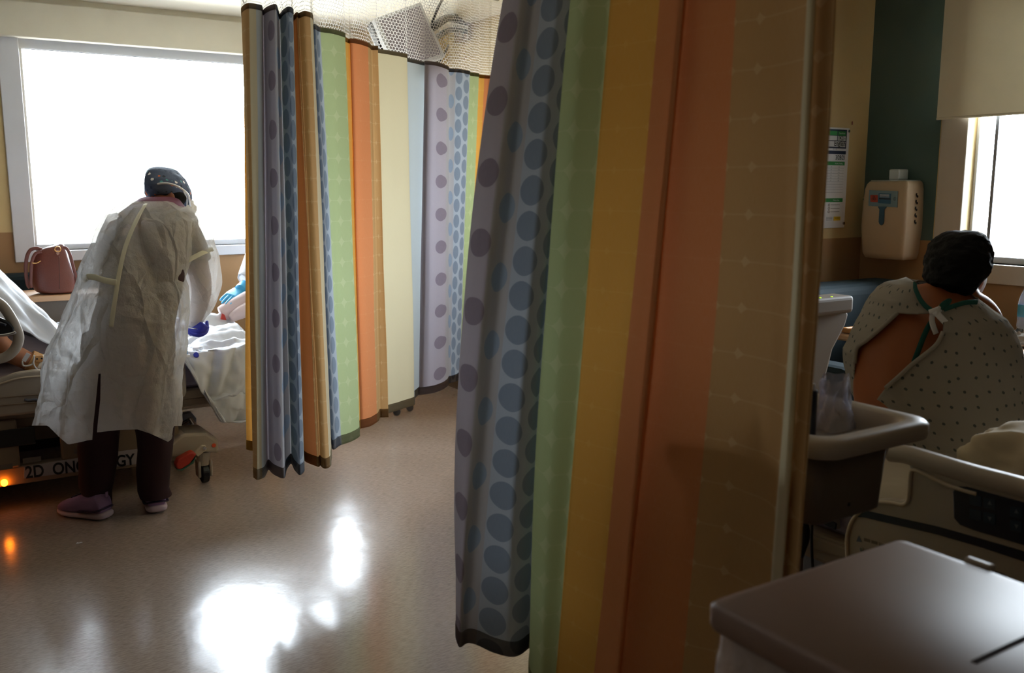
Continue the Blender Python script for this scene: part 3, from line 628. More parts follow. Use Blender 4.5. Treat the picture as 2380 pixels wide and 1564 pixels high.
# ------------------------------------------------------------------ bedclothes on the left bed
def fold(p_, s, amp, seed=0.0, ax=(1, 1, 1)):
    q = Vector((p_[0]*ax[0], p_[1]*ax[1], p_[2]*ax[2])) * s + Vector((seed, seed*1.3, seed*.7))
    a = noise.noise(q); b = noise.noise(q * 2.1 + Vector((3, 1, 2)))
    return ((1 - abs(a) * 2.2) * .65 + b * .35) * amp
def blanket(u, v):
    # u along the bed (from beside the person to past the foot), v from the far side over the top and down the near side
    x = .47 + u * 1.05
    drape = .03 + .46 * max(0, min(1, (x - .92) / .26)) + .03 * nz((x * 6, 1, 2))
    top = 5.34 - 4.30; tot = top + drape; s = v * (top + .48)
    rise = .03 + .02 * nz((x * 3, s * 3, 1)) + .05 * math.exp(-((s - .30) / .25) ** 2)
    if s < top: y = 5.34 - s; z = .585 + rise
    else:
        k = min(s - top, drape); y = 4.30 - .045 * math.sin(min(1, k / .12) * 1.57) - .02 * k; z = .585 + rise * (1 - min(1, k/.1) * .4) - k
    z += fold((x + s*.5, s, 0), 3.8, .06, 2.0, (.7, 1.7, 1)) + fold((x*.6 + s, s - x*.4, 0), 9.0, .026, 5.0) + fold((x, s, 0), 20.0, .007, 3.0)
    if s >= top: y += fold((x + s*.5, s, 0), 6.0, .05, 9.0, (1.6, .5, 1)) + fold((x, s, 0), 16.0, .012, 2.0) - .02; 
    if x > 1.30: z -= (x - 1.30) ** 1.3 * 2.2
    if v == 0: z -= .12
    return Vector((x, y, max(z, .30 + .02 * nz((x*9, 0, 0)))))
bl = grid('blanket', 150, 150, blanket, M_SHEET, None, thick=.004)
setp(bl, 'rumpled white blanket hanging over the foot of the left bed', 'blanket')

def mound(u, v):
    x = -.75 + u * 1.30; y = 5.25 - v * .80
    hx = (1.02 if x < .22 else 1.02 - (x - .22) * 1.25)
    prof = math.sin(min(1, max(0, v * 1.02)) * math.pi) ** .45 if v < .5 else 1 - ((v - .5) * 2) ** 3 * .55
    z = .585 + (hx - .585) * prof
    z += fold((x + y*.6, y, 0), 4.0, .05, 4.0, (1.6, .8, 1)) + fold((x*.5 + y, y, 0), 10.0, .022, 1.0) + fold((x, y, 0), 22.0, .006, 6.0)
    return Vector((x, y + .02 * nz((x*4, y*4, 1)), z))
sh = grid('top_sheet', 90, 70, mound, M_SHEET, None, thick=.004)
setp(sh, 'white sheet heaped over the person lying in the left bed', 'sheet')

# the person lying in the bed: trunk and head beyond the frame, near arm on the sheet
p1 = root('person', 'person lying in the left bed, bandaged tan forearm with wristbands at their side', 'person', (-.2, 4.8, .62))
A0, A1 = PY(-30, 788, 4.42), PY(10, 812, 4.42)
W_ = PY(118, 858, 4.42)
el = PY(-60, 770, 4.45)
bodymesh('body', [([(-.10, 4.8, .70), (-.35, 4.8, .76), (-.60, 4.8, .86), (-.72, 4.8, .95)], [.13, .15, .16, .06], .8, (0, 0, 1)),
    ([(-.66, 4.8, .92), (-.76, 4.8, .98)], [.05, .055]), ('ball', (-.84, 4.8, 1.04), (.10, .08, .11), ((1, 0, 0), (0, 1, 0), (0, 0, 1))),
    ([(-.60, 4.65, .86), (-.35, 4.48, .80), el, A1, W_ - Vector((.02, 0, -.005)), W_ + Vector((.04, 0, -.01))], [.055, .05, .048, .047, .034, .03]),
    ([(-.60, 4.95, .86), (-.35, 5.12, .78), (0, 5.12, .74)], [.055, .05, .035]),
    ([(-.1, 4.7, .68), (.3, 4.7, .63), (.7, 4.68, .60)], [.08, .055, .035]), ([(-.1, 4.9, .68), (.3, 4.92, .63), (.7, 4.9, .60)], [.08, .055, .035])], M_SKIN_TAN, p1, .009)
ell3('hair', (-.86, 4.8, 1.07), (.105, .088, .10), M_HAIR, p1, amp=.006, pw=1.0)
hd = (W_ - A1).normalized()
hand('hand', W_ + hd * .035, hd + Vector((0, 0, -.12)), (0, -.3, 1), M_SKIN_TAN, p1, .18, .3)
def band(name, t0, t1, r, m, lab=None, par=None):
    a = A1.lerp(W_, t0); b = A1.lerp(W_, t1); return cyl(name, a, b, r, m, par or p1, seg=28, label=lab)
M_TAPE = mat('tan_wrap', '#b3834c', .8, bump=.4, bscale=90)
band('bandage', .52, .78, .046, M_TAPE); band('bandage', .82, 1.05, .043, M_TAPE)
band('wristband', .70, .77, .0475, mat('cream_band', '#c9bda8', .5))
t_ = A1.lerp(W_, .735) + Vector((0, -.045, .012))
bk = box('band_buckle', (t_.x-.016, t_.x+.016, t_.y-.008, t_.y+.002, t_.z+.004, t_.z+.034), M_TAPE, p1, bevel=.004)
for dx in (-.009, .009): cyl('snap', (t_.x+dx, t_.y-.009, t_.z+.02), (t_.x+dx, t_.y-.006, t_.z+.02), .004, M_BLACK, bk)
prism('id_tag', pY([(62, 819), (71, 824), (59, 842), (51, 836)], 4.355), (0, -.002, 0), mat('white_label', '#c8c4c0', .5), p1)
tube('iv_tube', pY([(52, 838), (55, 850), (75, 846)], 4.35) + pY([(80, 826), (78, 845), (88, 860), (104, 864), (118, 862)], 4.345), .0035, mat('clear_tube', '#d2cec6', .2), p1, n=5)
M_GSLV = mat('pinkish_gown', '#cdb9b6', .85, trans=.2, bump=.3, bscale=16)
def slv(u, v):
    x = -.4 + u * .83; y = 4.80 - v * .30; base = .59
    h = .10 * math.sin(min(1, v*1.1) * math.pi * .85) + (.78 - base - max(0, x) * .42) * (1 - v) ** .7
    return Vector((x, y, base + max(0, h) + fold((x, y, 0), 6, .018, 8) ))
gn = grid('gown', 60, 40, slv, M_GSLV, p1, thick=.003)
pil = root('pillow', 'white pillow at the head of the left bed, mostly out of view', 'pillow', (-.75, 4.8, .64))
ell3('pillow_case', (-.70, 4.8, .72), (.22, .33, .10), M_SHEET, pil)

def fit_(u, v):
    x = -.80 + u * 1.75; s_ = v * .98; y = 5.24 - s_; z = .598
    if s_ > .88: z -= (s_ - .88) * 1.1; y = 4.36 - .004
    return Vector((x, y + fold((x, s_, 0), 6, .006, 2), z + fold((x + s_, s_, 0), 7, .010, 3) + fold((x, s_, 0), 18, .004, 3)))
fs_ = grid('fitted_sheet', 80, 60, fit_, M_GSLV, None)
setp(fs_, 'pinkish white fitted sheet under the bandaged arm on the left bed', 'sheet')

# small things on the blanket
def onbl(x, y):
    best = None; me = bl.data
    for v in me.vertices:
        if v.normal is None: continue
        pr = proj(v.co); d_ = (pr[0]-x)**2 + (pr[1]-y)**2
        if best is None or d_ < best[0]: best = (d_, v.co.copy())
    return best[1]
q = onbl(458, 829); o = root('plastic_cap', 'small dark blue cap lying on the white blanket', 'cap', q)
cyl('cap_shell', q + Vector((0, 0, .004)), q + Vector((-.004, -.012, .012)), .012, M_NITRILE, o, seg=20); cyl('cap_rim', q + Vector((0, 0, .001)), q + Vector((0, 0, .004)), .013, M_NITRILE, o)
q = onbl(458, 815); o = root('tube_connector', 'clear plastic connector lying just above the blue cap', 'connector', q)
cyl('barrel', q + Vector((-.02, 0, .009)), q + Vector((.02, 0, .009)), .007, M_WHITE, o); cyl('collar', q + Vector((.012, 0, .009)), q + Vector((.024, 0, .009)), .010, M_WHITE, o)
q = onbl(434, 831); o = root('syringe_tip', 'white cap with thin blue needle stub near the gown edge', 'cap', q)
cyl('cap_shell', q + Vector((-.012, 0, .008)), q + Vector((.012, 0, .008)), .009, M_WHITE, o); cyl('stub', q + Vector((0, 0, .012)), q + Vector((.004, 0, .032)), .002, M_NITRILE2, o)

# ------------------------------------------------------------------ dresser, bag, bench by the window
dr = root('dresser', 'low grey fronted dresser with light wood top below the window', 'dresser', (.2, 5.4, 0))
box('top', (-1.1, .88, 5.31, 5.68, .80, .83), M_WOOD, dr, bevel=.004)
box('carcass', (-1.07, .85, 5.35, 5.66, .06, .80), M_GREYFRONT, dr, bevel=.003); box('plinth', (-1.05, .83, 5.38, 5.64, 0, .06), M_DARK, dr)
tb = root('bench', 'teal vinyl bench back against the wall below the window, behind the brown handbag', 'bench', (.1, 5.80, 0))
box('back_rest', (-1.1, .72, 5.73, 5.87, .30, .915), M_TEAL, tb, bevel=.03, seg=3); box('arm_block', (.74, .92, 5.72, 5.87, .30, .935), M_BLACK, tb, bevel=.012)
boxes('frame', [(-1.08, .88, 5.73, 5.86, 0, .30)], M_DARK, tb)
q = PZ(4, 662, .832); rp = root('wipes_packet', 'small pink and white packet on the left end of the dresser', 'packet', q)
ell3('wrapper', (q.x, q.y+.03, .848), (.05, .035, .016), mat('pink_wrapper', '#b8305a', .4), rp, amp=.01); ell3('label_band', (q.x-.03, q.y+.028, .850), (.018, .036, .017), M_WHITE, rp, amp=.005)
q = PZ(172, 670, .832); pp = grid('paper_towel', 12, 12, lambda u, v: Vector((q.x - .05 + u*.13 + .01*nz((u*3, v*3, 0)), q.y - .03 + v*.12, .832 + .016*abs(nz((u*4, v*4, 2))))), M_SHEET, None, thick=.001)
setp(pp, 'white crumpled paper towel beside the handbag', 'paper towel')
hb = root('handbag', 'brown leather bucket handbag standing on the dresser', 'handbag', (.5, 5.43, .83))
yb = 5.43
prof = [(.832, 95, 172), (.840, 78, 173), (.866, 72, 176.5), (.91, 69, 174), (.952, 70, 169), (.995, 73, 163), (1.038, 77, 158), (1.066, 83, 153.5), (1.083, 92, 149)]
def bagring(z, xl, xr, i):
    a = PY(xl, 620, yb).x; b_ = PY(xr, 620, yb).x; cx = (a+b_)/2; ww = (b_-a)/2
    return [Vector((cx + ww * math.copysign(abs(math.cos(t))**.75, math.cos(t)), yb + (.085 - .055*(i/8)**1.5) * math.copysign(abs(math.sin(t))**.8, math.sin(t)), z + (.02*math.cos(t)*(i/8) if i > 5 else 0))) for t in [2*math.pi*k/40 for k in range(40)]]
bb = loft('bag_body', [bagring(*p_, i) for i, p_ in enumerate(prof)], M_LEATHER, hb, sub=1)
tube('seam', pY([(138, 671), (138, 630), (137, 596)], yb-.09), .0015, mat('dark_seam', '#3d1c16', .6), hb)
tube('pocket_zip', pY([(74, 611), (84, 612), (95, 606)], yb-.075), .003, M_GOLD, hb)
tube('strap', pY([(97, 580), (84, 577), (70, 582), (62, 600), (60, 630), (64, 660), (70, 669)], yb-.05), .009, M_LEATHER, hb, flat=.45, fdir=(0, 1, 0))
tube('strap', pY([(97, 585), (82, 590), (74, 610), (72, 640), (72, 660), (75, 669)], yb-.07), .008, M_LEATHER, hb, flat=.45, fdir=(0, 1, 0))
tube('strap', pY([(146, 575), (154, 577), (163, 592), (170, 620), (177, 645), (177, 662)], yb-.04), .008, M_LEATHER, hb, flat=.45, fdir=(0, 1, 0))
c_ = PY(134, 579, yb-.062); tube('ring', [c_ + Vector((math.cos(t/12*6.283)*.014, -.003, math.sin(t/12*6.283)*.014)) for t in range(12)], .003, M_GOLD, hb, n=2, closed=True)
prism('ring_tab', pY([(131, 582), (138, 582), (138, 590), (134.5, 593), (131, 590)], yb-.066), (0, .01, 0), mat('pale_leather', '#8d6a5c', .5), hb)

# ------------------------------------------------------------------ carving helper: open a garment along an outline seen from the camera
def inpoly(x, y, P):
    c = False; j = len(P) - 1
    for i in range(len(P)):
        if ((P[i][1] > y) != (P[j][1] > y)) and (x < (P[j][0]-P[i][0]) * (y-P[i][1]) / (P[j][1]-P[i][1]) + P[i][0]): c = not c
        j = i
    return c
def nearpoly(x, y, P):
    best = None
    for i in range(len(P)):
        a, b = P[i-1], P[i]; dx, dy = b[0]-a[0], b[1]-a[1]; L = dx*dx+dy*dy or 1
        t = max(0, min(1, ((x-a[0])*dx+(y-a[1])*dy)/L)); qx, qy = a[0]+t*dx, a[1]+t*dy; d = (qx-x)**2+(qy-y)**2
        if best is None or d < best[0]: best = (d, qx, qy)
    return best
def carve(me, P, front=True):
    bm = bmesh.new(); bm.from_mesh(me); bm.normal_update()
    kill = []
    for f in bm.faces:
        c = f.calc_center_median(); 
        if front and (c - EYE).dot(f.normal) > 0: continue
        x, y = proj(c)
        if inpoly(x, y, P): kill.append(f)
    bmesh.ops.delete(bm, geom=kill, context='FACES')
    for v in bm.verts:
        if v.is_boundary:
            x, y = proj(v.co); d, qx, qy = nearpoly(x, y, P)
            if d < 60: zc = (v.co - EYE).dot(FW); v.co = EYE + ray(qx, qy) * zc
    bm.to_mesh(me); bm.free()
def interp(tab, y):
    if y <= tab[0][0]: return tab[0][1:]
    for a, b in zip(tab[:-1], tab[1:]):
        if y <= b[0]:
            t = (y - a[0]) / (b[0] - a[0]); return tuple(p_ + (q - p_) * t for p_, q in zip(a[1:], b[1:]))
    return tab[-1][1:]
def pxloft(name, rows, m, parent, n=64, step=6, zwave=None, pw=.9, uvs=False, cap=(False, False), shape=None, **k):
    """rows: (image y, left x, right x, depth, half thickness); closed rings of cloth around a body at its real depth"""
    y0, y1 = rows[0][0], rows[-1][0]; rings = []; N = int((y1 - y0) / step) + 1
    for i in range(N + 1):
        y = y0 + (y1 - y0) * i / N; xl, xr, zc, hd_ = interp(rows, y)
        A = PD(xl, y, zc); B = PD(xr, y, zc); C_ = (A + B) / 2; a = (B - A).length / 2
        rings.append([shape(Vector(C_) + RT * (a * math.copysign(abs(math.cos(t))**pw, math.cos(t))) + FH * (hd_ * math.copysign(abs(math.sin(t))**pw, math.sin(t))), t, y, C_) if shape else
                      C_ + RT * (a * math.copysign(abs(math.cos(t))**pw, math.cos(t))) + FH * (hd_ * math.copysign(abs(math.sin(t))**pw, math.sin(t))) for t in [2*math.pi*q/n for q in range(n)]])
    bm = bmesh.new(); lay = bm.loops.layers.uv.new('UVMap'); V = [[bm.verts.new(p_) for p_ in r] for r in rings]
    mr = rings[len(rings)*2//3]; arc = [0.0]
    for i in range(n): arc.append(arc[-1] + (mr[(i+1) % n] - mr[i]).length)
    for j in range(len(V)-1):
        for i in range(n):
            i2 = (i+1) % n; f = bm.faces.new((V[j][i], V[j][i2], V[j+1][i2], V[j+1][i]))
            for lp, (a, b) in zip(f.loops, ((i, j), (i+1, j), (i+1, j+1), (i, j+1))): lp[lay].uv = (arc[a], -rings[b][0].z)
    if cap[0]: bm.faces.new(V[0][::-1])
    if cap[1]: bm.faces.new(V[-1])
    bmesh.ops.recalc_face_normals(bm, faces=bm.faces)
    return frombm(name, bm, m, parent, smooth=True, **k)

# ------------------------------------------------------------------ the person bending over the left bed
nu_ = root('person', 'person in translucent white isolation gown and floral cap bending over the left bed', 'person', PZ(285, 1205, 0.0))
def N_(x, y, z): return PD(x, y, z)
hipL, hipR = N_(232, 800, 3.80), N_(352, 800, 3.80)
legL = [N_(245, 790, 3.80), N_(236, 930, 3.83), N_(232, 1040, 3.86), N_(228, 1120, 3.90), N_(226, 1192, 3.93)]
legR = [N_(350, 790, 3.82), N_(356, 930, 3.87), N_(360, 1040, 3.92), N_(360, 1110, 3.97), N_(356, 1180, 4.00)]
sh_L, sh_R = N_(285, 530, 3.88), N_(425, 530, 3.92)
wristR = N_(448, 752, 4.20)
bodyparts = [
    (legL, [.085, .075, .055, .045, .038]), (legR, [.085, .075, .055, .045, .038]),
    ([N_(300, 800, 3.80), N_(304, 720, 3.80), N_(320, 640, 3.80), N_(342, 560, 3.84), N_(358, 512, 3.92), N_(366, 492, 3.98)], [.14, .135, .12, .13, .10, .05], .82, FH),
    ([N_(362, 505, 3.95), N_(378, 475, 4.06), N_(388, 450, 4.12)], [.055, .05, .045]),
    ('ball', N_(391, 437, 4.12), (.064, .082, .070), (RT, FH, UZ)), ('ball', N_(408, 462, 4.16), (.058, .075, .075), (RT, FH, UZ)),
    ('ball', N_(431, 470, 4.20), (.014, .02, .016), (RT, FH, UZ)), ('ball', N_(398, 461, 4.03), (.02, .016, .03), AX),
    ([sh_L, N_(262, 600, 3.98), N_(290, 690, 4.14), N_(372, 735, 4.24)], [.062, .055, .044, .032]),
    ([sh_R, N_(448, 580, 3.97), N_(468, 660, 4.05), N_(462, 712, 4.13), wristR], [.062, .052, .046, .040, .030]),
    ([sh_L, N_(350, 520, 3.90), sh_R], [.07, .09, .07]),
]
bodymesh('body', bodyparts, mat('warm_skin', '#8a5238', .5, var=.08, sss=.1), nu_, .010)
def scr(name, rows): return pxloft(name, rows, M_MAROON, nu_, n=36, step=8, pw=1.0, shape=lambda p_, t, y, c: p_ + (p_-c).normalized() * fold(p_, 9, .012, 3, (1, 1, .5)))
scr('trouser_leg', [(770, 205, 295, 3.80, .13), (900, 195, 285, 3.83, .11), (1000, 191, 271, 3.85, .09), (1060, 190, 268, 3.88, .075), (1126, 190, 258, 3.90, .07), (1150, 196, 254, 3.91, .065), (1183, 206, 253, 3.92, .06)])
scr('trouser_leg', [(770, 300, 396, 3.82, .13), (900, 308, 400, 3.87, .11), (1000, 320, 399, 3.90, .09), (1060, 322, 395, 3.93, .08), (1120, 325, 386, 3.95, .07), (1136, 327, 386, 3.96, .07), (1152, 334, 394, 3.97, .07)])
pxloft('scrub_top', [(470, 335, 412, 3.98, .06), (490, 300, 425, 3.92, .12), (520, 272, 444, 3.90, .14), (580, 258, 430, 3.84, .15), (650, 245, 420, 3.80, .14), (720, 228, 404, 3.79, .15), (800, 212, 398, 3.80, .16), (835, 208, 398, 3.80, .15)], M_MAROON, nu_, n=48, step=8, pw=.9, shape=lambda p_, t, y, c: p_ + (p_-c).normalized() * fold(p_, 7, .012, 1))
tube('sleeve', [sh_R, N_(448, 575, 3.97), N_(458, 605, 4.0)], [.065, .062, .062], M_MAROON, nu_)
coll = pxloft('collar', [(457, 345, 398, 4.03, .105), (460, 334, 404, 4.01, .115), (466, 325, 412, 3.98, .12), (476, 310, 420, 3.95, .125), (486, 296, 430, 3.94, .14)], mat('plum_collar', '#5c1a35', .9), nu_, n=40, step=3)
# cap, elastic, mask, hair at the nape
hc = N_(390, 434, 4.12)
def capr(t):
    return 1.0
rows = [(387.5, 364, 378, 4.13, .02), (388.5, 358, 386, 4.13, .045), (391, 352, 396, 4.13, .075), (396, 347.5, 406, 4.13, .098), (404, 344, 414, 4.13, .11), (415, 343, 424, 4.12, .118), (428, 343, 432, 4.12, .122), (440, 343, 437, 4.13, .122), (450, 344, 440, 4.14, .118), (459, 347, 441, 4.15, .10), (466, 362, 441, 4.16, .09), (476, 398, 441, 4.17, .07), (489, 426, 440, 4.19, .03)]
cp = pxloft('scrub_cap', rows, cap_mat(), nu_, n=56, step=1.6, pw=.95, cap=(True, True), shape=lambda p_, t, y, c: p_ + (p_-c).normalized() * fold(p_, 12, .006, 3))
nape = bodymesh('hair', [('ball', N_(396, 460, 4.085), (.072, .06, .040), AX), ('ball', N_(402, 468, 4.10), (.05, .06, .036), AX)], M_HAIR, nu_, .006)
tube('elastic', [N_(343, 449, 4.12), N_(349, 437, 4.045), N_(362, 429, 4.008), N_(380, 426, 3.998), N_(398, 428, 3.998), N_(414, 434, 4.010), N_(428, 443, 4.035), N_(438, 455, 4.08), N_(443, 480, 4.15)], .0045, M_WHITE, nu_)
tube('elastic', [N_(426, 444, 4.06), N_(434, 462, 4.10), N_(434, 486, 4.14)], .003, M_WHITE, nu_)
ell3('face_mask', N_(434, 484, 4.20), (.04, .06, .045), M_WHITE, nu_, amp=.008, pw=.9)
tube('visor_edge', [N_(441, 440, 4.20), N_(446, 466, 4.22), N_(445, 498, 4.24)], .006, see_through('clear_visor', (.9, .93, 1), .5), nu_, flat=.3, fdir=FH)
# gown: body of the gown with a back slit
rowsG = [(467, 314, 404, 3.965, .132), (470, 303, 410, 3.955, .14), (475, 292, 416, 3.945, .145), (484, 278, 424, 3.92, .15), (493, 266, 440, 3.91, .165), (513, 251, 448, 3.88, .19), (534, 241, 446, 3.86, .20), (565, 232, 440, 3.84, .21), (598, 212, 433, 3.82, .21), (626, 202, 425, 3.80, .21), (649, 195, 418, 3.79, .20), (675, 183, 427, 3.78, .21), (690, 177, 429, 3.78, .21), (714, 164, 430, 3.78, .22), (728, 158, 430, 3.78, .225), (760, 148, 424, 3.78, .23), (785, 139, 420, 3.78, .24), (819, 125, 418, 3.79, .25), (847, 118, 415, 3.79, .26), (872, 116, 408, 3.80, .26), (940, 114, 405, 3.82, .27), (988, 111, 404, 3.84, .27), (1012, 124, 402, 3.85, .27), (1030, 150, 398, 3.86, .26)]
hem = [(111, 989), (138, 1016), (158, 1033), (190, 1027), (219, 1019), (221, 1006), (250, 1002), (281, 999), (320, 998), (350, 1008), (391, 1027), (399, 1020), (403, 990)]
def gshape(p_, t, y, c):
    k = max(0, min(1, (y - 640) / 350)); r = p_ - c; rn = r.normalized()
    # long flutes that grow towards the hem, crosswise tension folds above
    fl = math.sin(t * 7 + .6 + math.sin(y * .006) * 1.2) * .5 + math.sin(t * 12 + 2.0) * .35
    back = -math.sin(t)
    d_ = fl * .03 * k * (1 if back > -.2 else .4) * (1 - .75 * abs(math.cos(t)) ** 6)
    u2 = (1 - k); star = Vector(((p_ - N_(345, 475, 3.9)).dot(RT), (p_ - N_(345, 475, 3.9)).z)); ang = math.atan2(star.x, -star.y + .02)
    sag = math.exp(-((ang - .10) * 7) ** 2) * .022 - math.exp(-((ang - .42) * 9) ** 2) * .02 - math.exp(-((ang + .38) * 7) ** 2) * .022 + math.exp(-((ang + .15) * 12) ** 2) * .010
    edge = 1 - abs(math.cos(t)) ** 8
    d_ += 1.5 * sag * u2 * edge * (1 if back > 0 else 0) * min(1, star.length / .12)
    d_ += fold(p_, 5, .020, 2, (1, 1, .7)) * edge + fold(p_, 11, .009, 7, (1.2, 1.2, .8)) * edge + fold(p_, 24, .0025, 4) * edge + .003 * nz(p_, 40) 
    return p_ + rn * d_
gw = pxloft('isolation_gown', rowsG, M_GOWN, nu_, n=220, step=3.2, pw=.85, shape=gshape)
def hemtrim(me):
    P = hem
    bm = bmesh.new(); bm.from_mesh(me)
    def hy(x):
        for a, b in zip(P[:-1], P[1:]):
            if a[0] <= x <= b[0]: return a[1] + (b[1]-a[1]) * (x-a[0]) / max(1e-6, b[0]-a[0])
        return P[0][1] if x < P[0][0] else P[-1][1]
    kill = [f for f in bm.faces if (lambda q: q[1] > hy(q[0]) + 1)(proj(f.calc_center_median()))]
    bmesh.ops.delete(bm, geom=kill, context='FACES')
    for v in bm.verts:
        if v.is_boundary:
            x, y = proj(v.co)
            if abs(y - hy(x)) < 9 and y > 960: v.co = EYE + ray(x, hy(x)) * (v.co - EYE).dot(FW)
    bm.to_mesh(me); bm.free()
hemtrim(gw.data)
carve(gw.data, [(229, 868), (234, 868), (233, 930), (228, 975), (225, 1008), (224, 1030), (214, 1030), (217, 985), (223, 930)])
bm = bmesh.new(); bm.from_mesh(gw.data)
def slv2(pts, rad, seg=40, fd=None):
    b2 = len(bm.verts); btube(bm, smoothpath(pts, 9), rad, seg, False, .85, RT, caps=False)
    bm.verts.ensure_lookup_table()
    for v in bm.verts[b2:]: v.co += v.co.normalized() * 0 + Vector((nz(v.co, 11), nz(v.co + Vector((5, 5, 5)), 11), nz(v.co + Vector((9, 2, 5)), 9))) * .014
    return 0
slv2([N_(402, 508, 3.93), N_(436, 540, 3.95), N_(462, 590, 3.99), N_(471, 640, 4.03), N_(468, 690, 4.10), N_(455, 725, 4.15), N_(452, 752, 4.19)], [.10, .105, .090, .094, .088, .066, .040])
slv2([N_(290, 520, 3.90), N_(262, 590, 3.96), N_(275, 670, 4.10), N_(350, 722, 4.20)], [.09, .085, .075, .045])
bm.to_mesh(gw.data); bm.free()
for p_ in gw.data.polygons: p_.use_smooth = True
q = [(195, 650, 3.73), (205, 643, 3.635), (222, 645, 3.575), (245, 652, 3.535), (271, 657, 3.525)]
tube('waist_tie', [N_(*a) for a in q], .012, M_TIE, nu_, flat=.2, fdir=FH)
tube('sleeve_seam', [N_(*a) for a in ((428, 611, 3.86), (446, 600, 3.875), (470, 588, 3.905), (494, 578, 3.96))], .010, M_TIE, nu_, flat=.25, fdir=FH)
tube('back_overlap_edge', [N_(*a) for a in ((338, 474, 3.785), (318, 510, 3.68), (296, 560, 3.605), (280, 620, 3.552), (268, 690, 3.53), (258, 760, 3.52))], .009, M_TIE, nu_, flat=.2, fdir=FH)
# gloved hand and far hand
gh = hand('glove', wristR + FH * .01, (-RT * .9 + FH * .35 - UZ * .25), (UZ * .8 - FH * .4), M_NITRILE, nu_, .17, .45, thumb=-1)
tube('glove_cuff', [N_(474, 752, 4.16), N_(462, 765, 4.16), N_(444, 766, 4.17)], [.030, .034, .030], M_NITRILE, nu_)
tube('glove_cuff', [N_(481, 746, 4.19), N_(479, 768, 4.17), N_(462, 776, 4.15), N_(440, 770, 4.15)], [.006, .012, .016, .014], M_NITRILE, nu_)
hand('glove', N_(372, 735, 4.26), (RT * .8 + FH * .5 - UZ * .2), (UZ, ), M_NITRILE, nu_, .17, .4) if False else hand('glove', N_(372, 738, 4.26), (RT * .8 + FH * .5 - UZ * .2), UZ, M_NITRILE, nu_, .17, .4)
pen = root('metal_instrument', 'thin metal instrument held in the dark blue glove', 'instrument', N_(430, 760, 4.13))
tube('shaft', [N_(420, 759, 4.11), N_(455, 764, 4.10)], .0025, M_CHROME, pen); tube('tip', [N_(455, 764, 4.10), N_(459, 765, 4.10)], .0014, M_STEEL, pen)
# shoes
def shoe(name, heel, toe, w, parent, tag_=False):
    heel, toe = Vector(heel), Vector(toe); d = (toe - heel); L = d.length; d.normalize(); s_ = d.cross(UZ)
    s = root('x', None, None) if False else None
    def ring(t, zb, h, ww, flat=.8): 
        c = heel + d * (L * t) + UZ * (zb + h / 2); return ell(c, ww, h / 2, 20, s_, UZ, flat)
    up = [ring(t, zb, h, ww) for t, zb, h, ww in ((-.01, .03, .05, w*.30), (.03, .022, .085, w*.42), (.12, .02, .10, w*.46), (.25, .02, .098, w*.46), (.40, .02, .090, w*.46), (.58, .02, .072, w*.50), (.75, .02, .055, w*.50), (.90, .02, .042, w*.42), (.985, .02, .022, w*.22))]
    u_ = loft(name, up, M_LILAC, parent, sub=1)
    so = [ring(t, 0.002 + lift, h, ww, .7) for t, h, ww, lift in ((-.05, .018, w*.22, .016), (-.02, .034, w*.40, .004), (.10, .036, w*.50, 0), (.30, .034, w*.46, 0), (.50, .028, w*.48, 0), (.72, .024, w*.54, 0), (.90, .022, w*.46, .004), (1.02, .014, w*.20, .012))]
    loft('sole', so, M_SOLE, u_, sub=1)
    tube('dark_trim', [heel + d*(L*t) + s_*(w*k*.5*sg) + UZ*z for t, k, z, sg in ((.45, .95, .036, 1), (.25, .97, .040, 1), (.08, .92, .046, 1), (-.02, .5, .055, 1), (-.03, 0, .056, 1), (-.02, .5, .055, -1), (.08, .92, .046, -1), (.25, .97, .040, -1), (.45, .95, .036, -1))], .007, M_PURPLE, u_, flat=.5, fdir=UZ)
    tube('laces', [heel + d*(L*t) + s_*(w*.16*sg) + UZ*z for t, z, sg in ((.50, .104, 1), (.52, .102, -1), (.58, .094, 1), (.60, .092, -1), (.66, .085, 1), (.68, .083, -1))], .0025, M_PURPLE, u_)
    tube('heel_tab', [heel + UZ*.10 - d*.004, heel + UZ*.122 - d*.006], .008, M_LILAC, u_, flat=.4, fdir=d)
    return u_
hL = PZ(250, 1207, .0); tL = hL + (-RT * .90 + FH * .30).normalized() * .25
sL = shoe('sneaker', hL, tL, .095, nu_)
hR = PZ(366, 1194, .0); tR = hR + (-RT * .45 + FH * .9).normalized() * .25
sR = shoe('sneaker', hR, tR, .095, nu_)
c_ = N_(368, 1163, 3.93)
tube('heel_mark', [c_ + (RT * math.cos(a) + UZ * math.sin(a)) * .008 for a in (.8, 1.8, 2.8, 3.8, 4.8, 5.6)] , .0012, M_WHITE, sR)

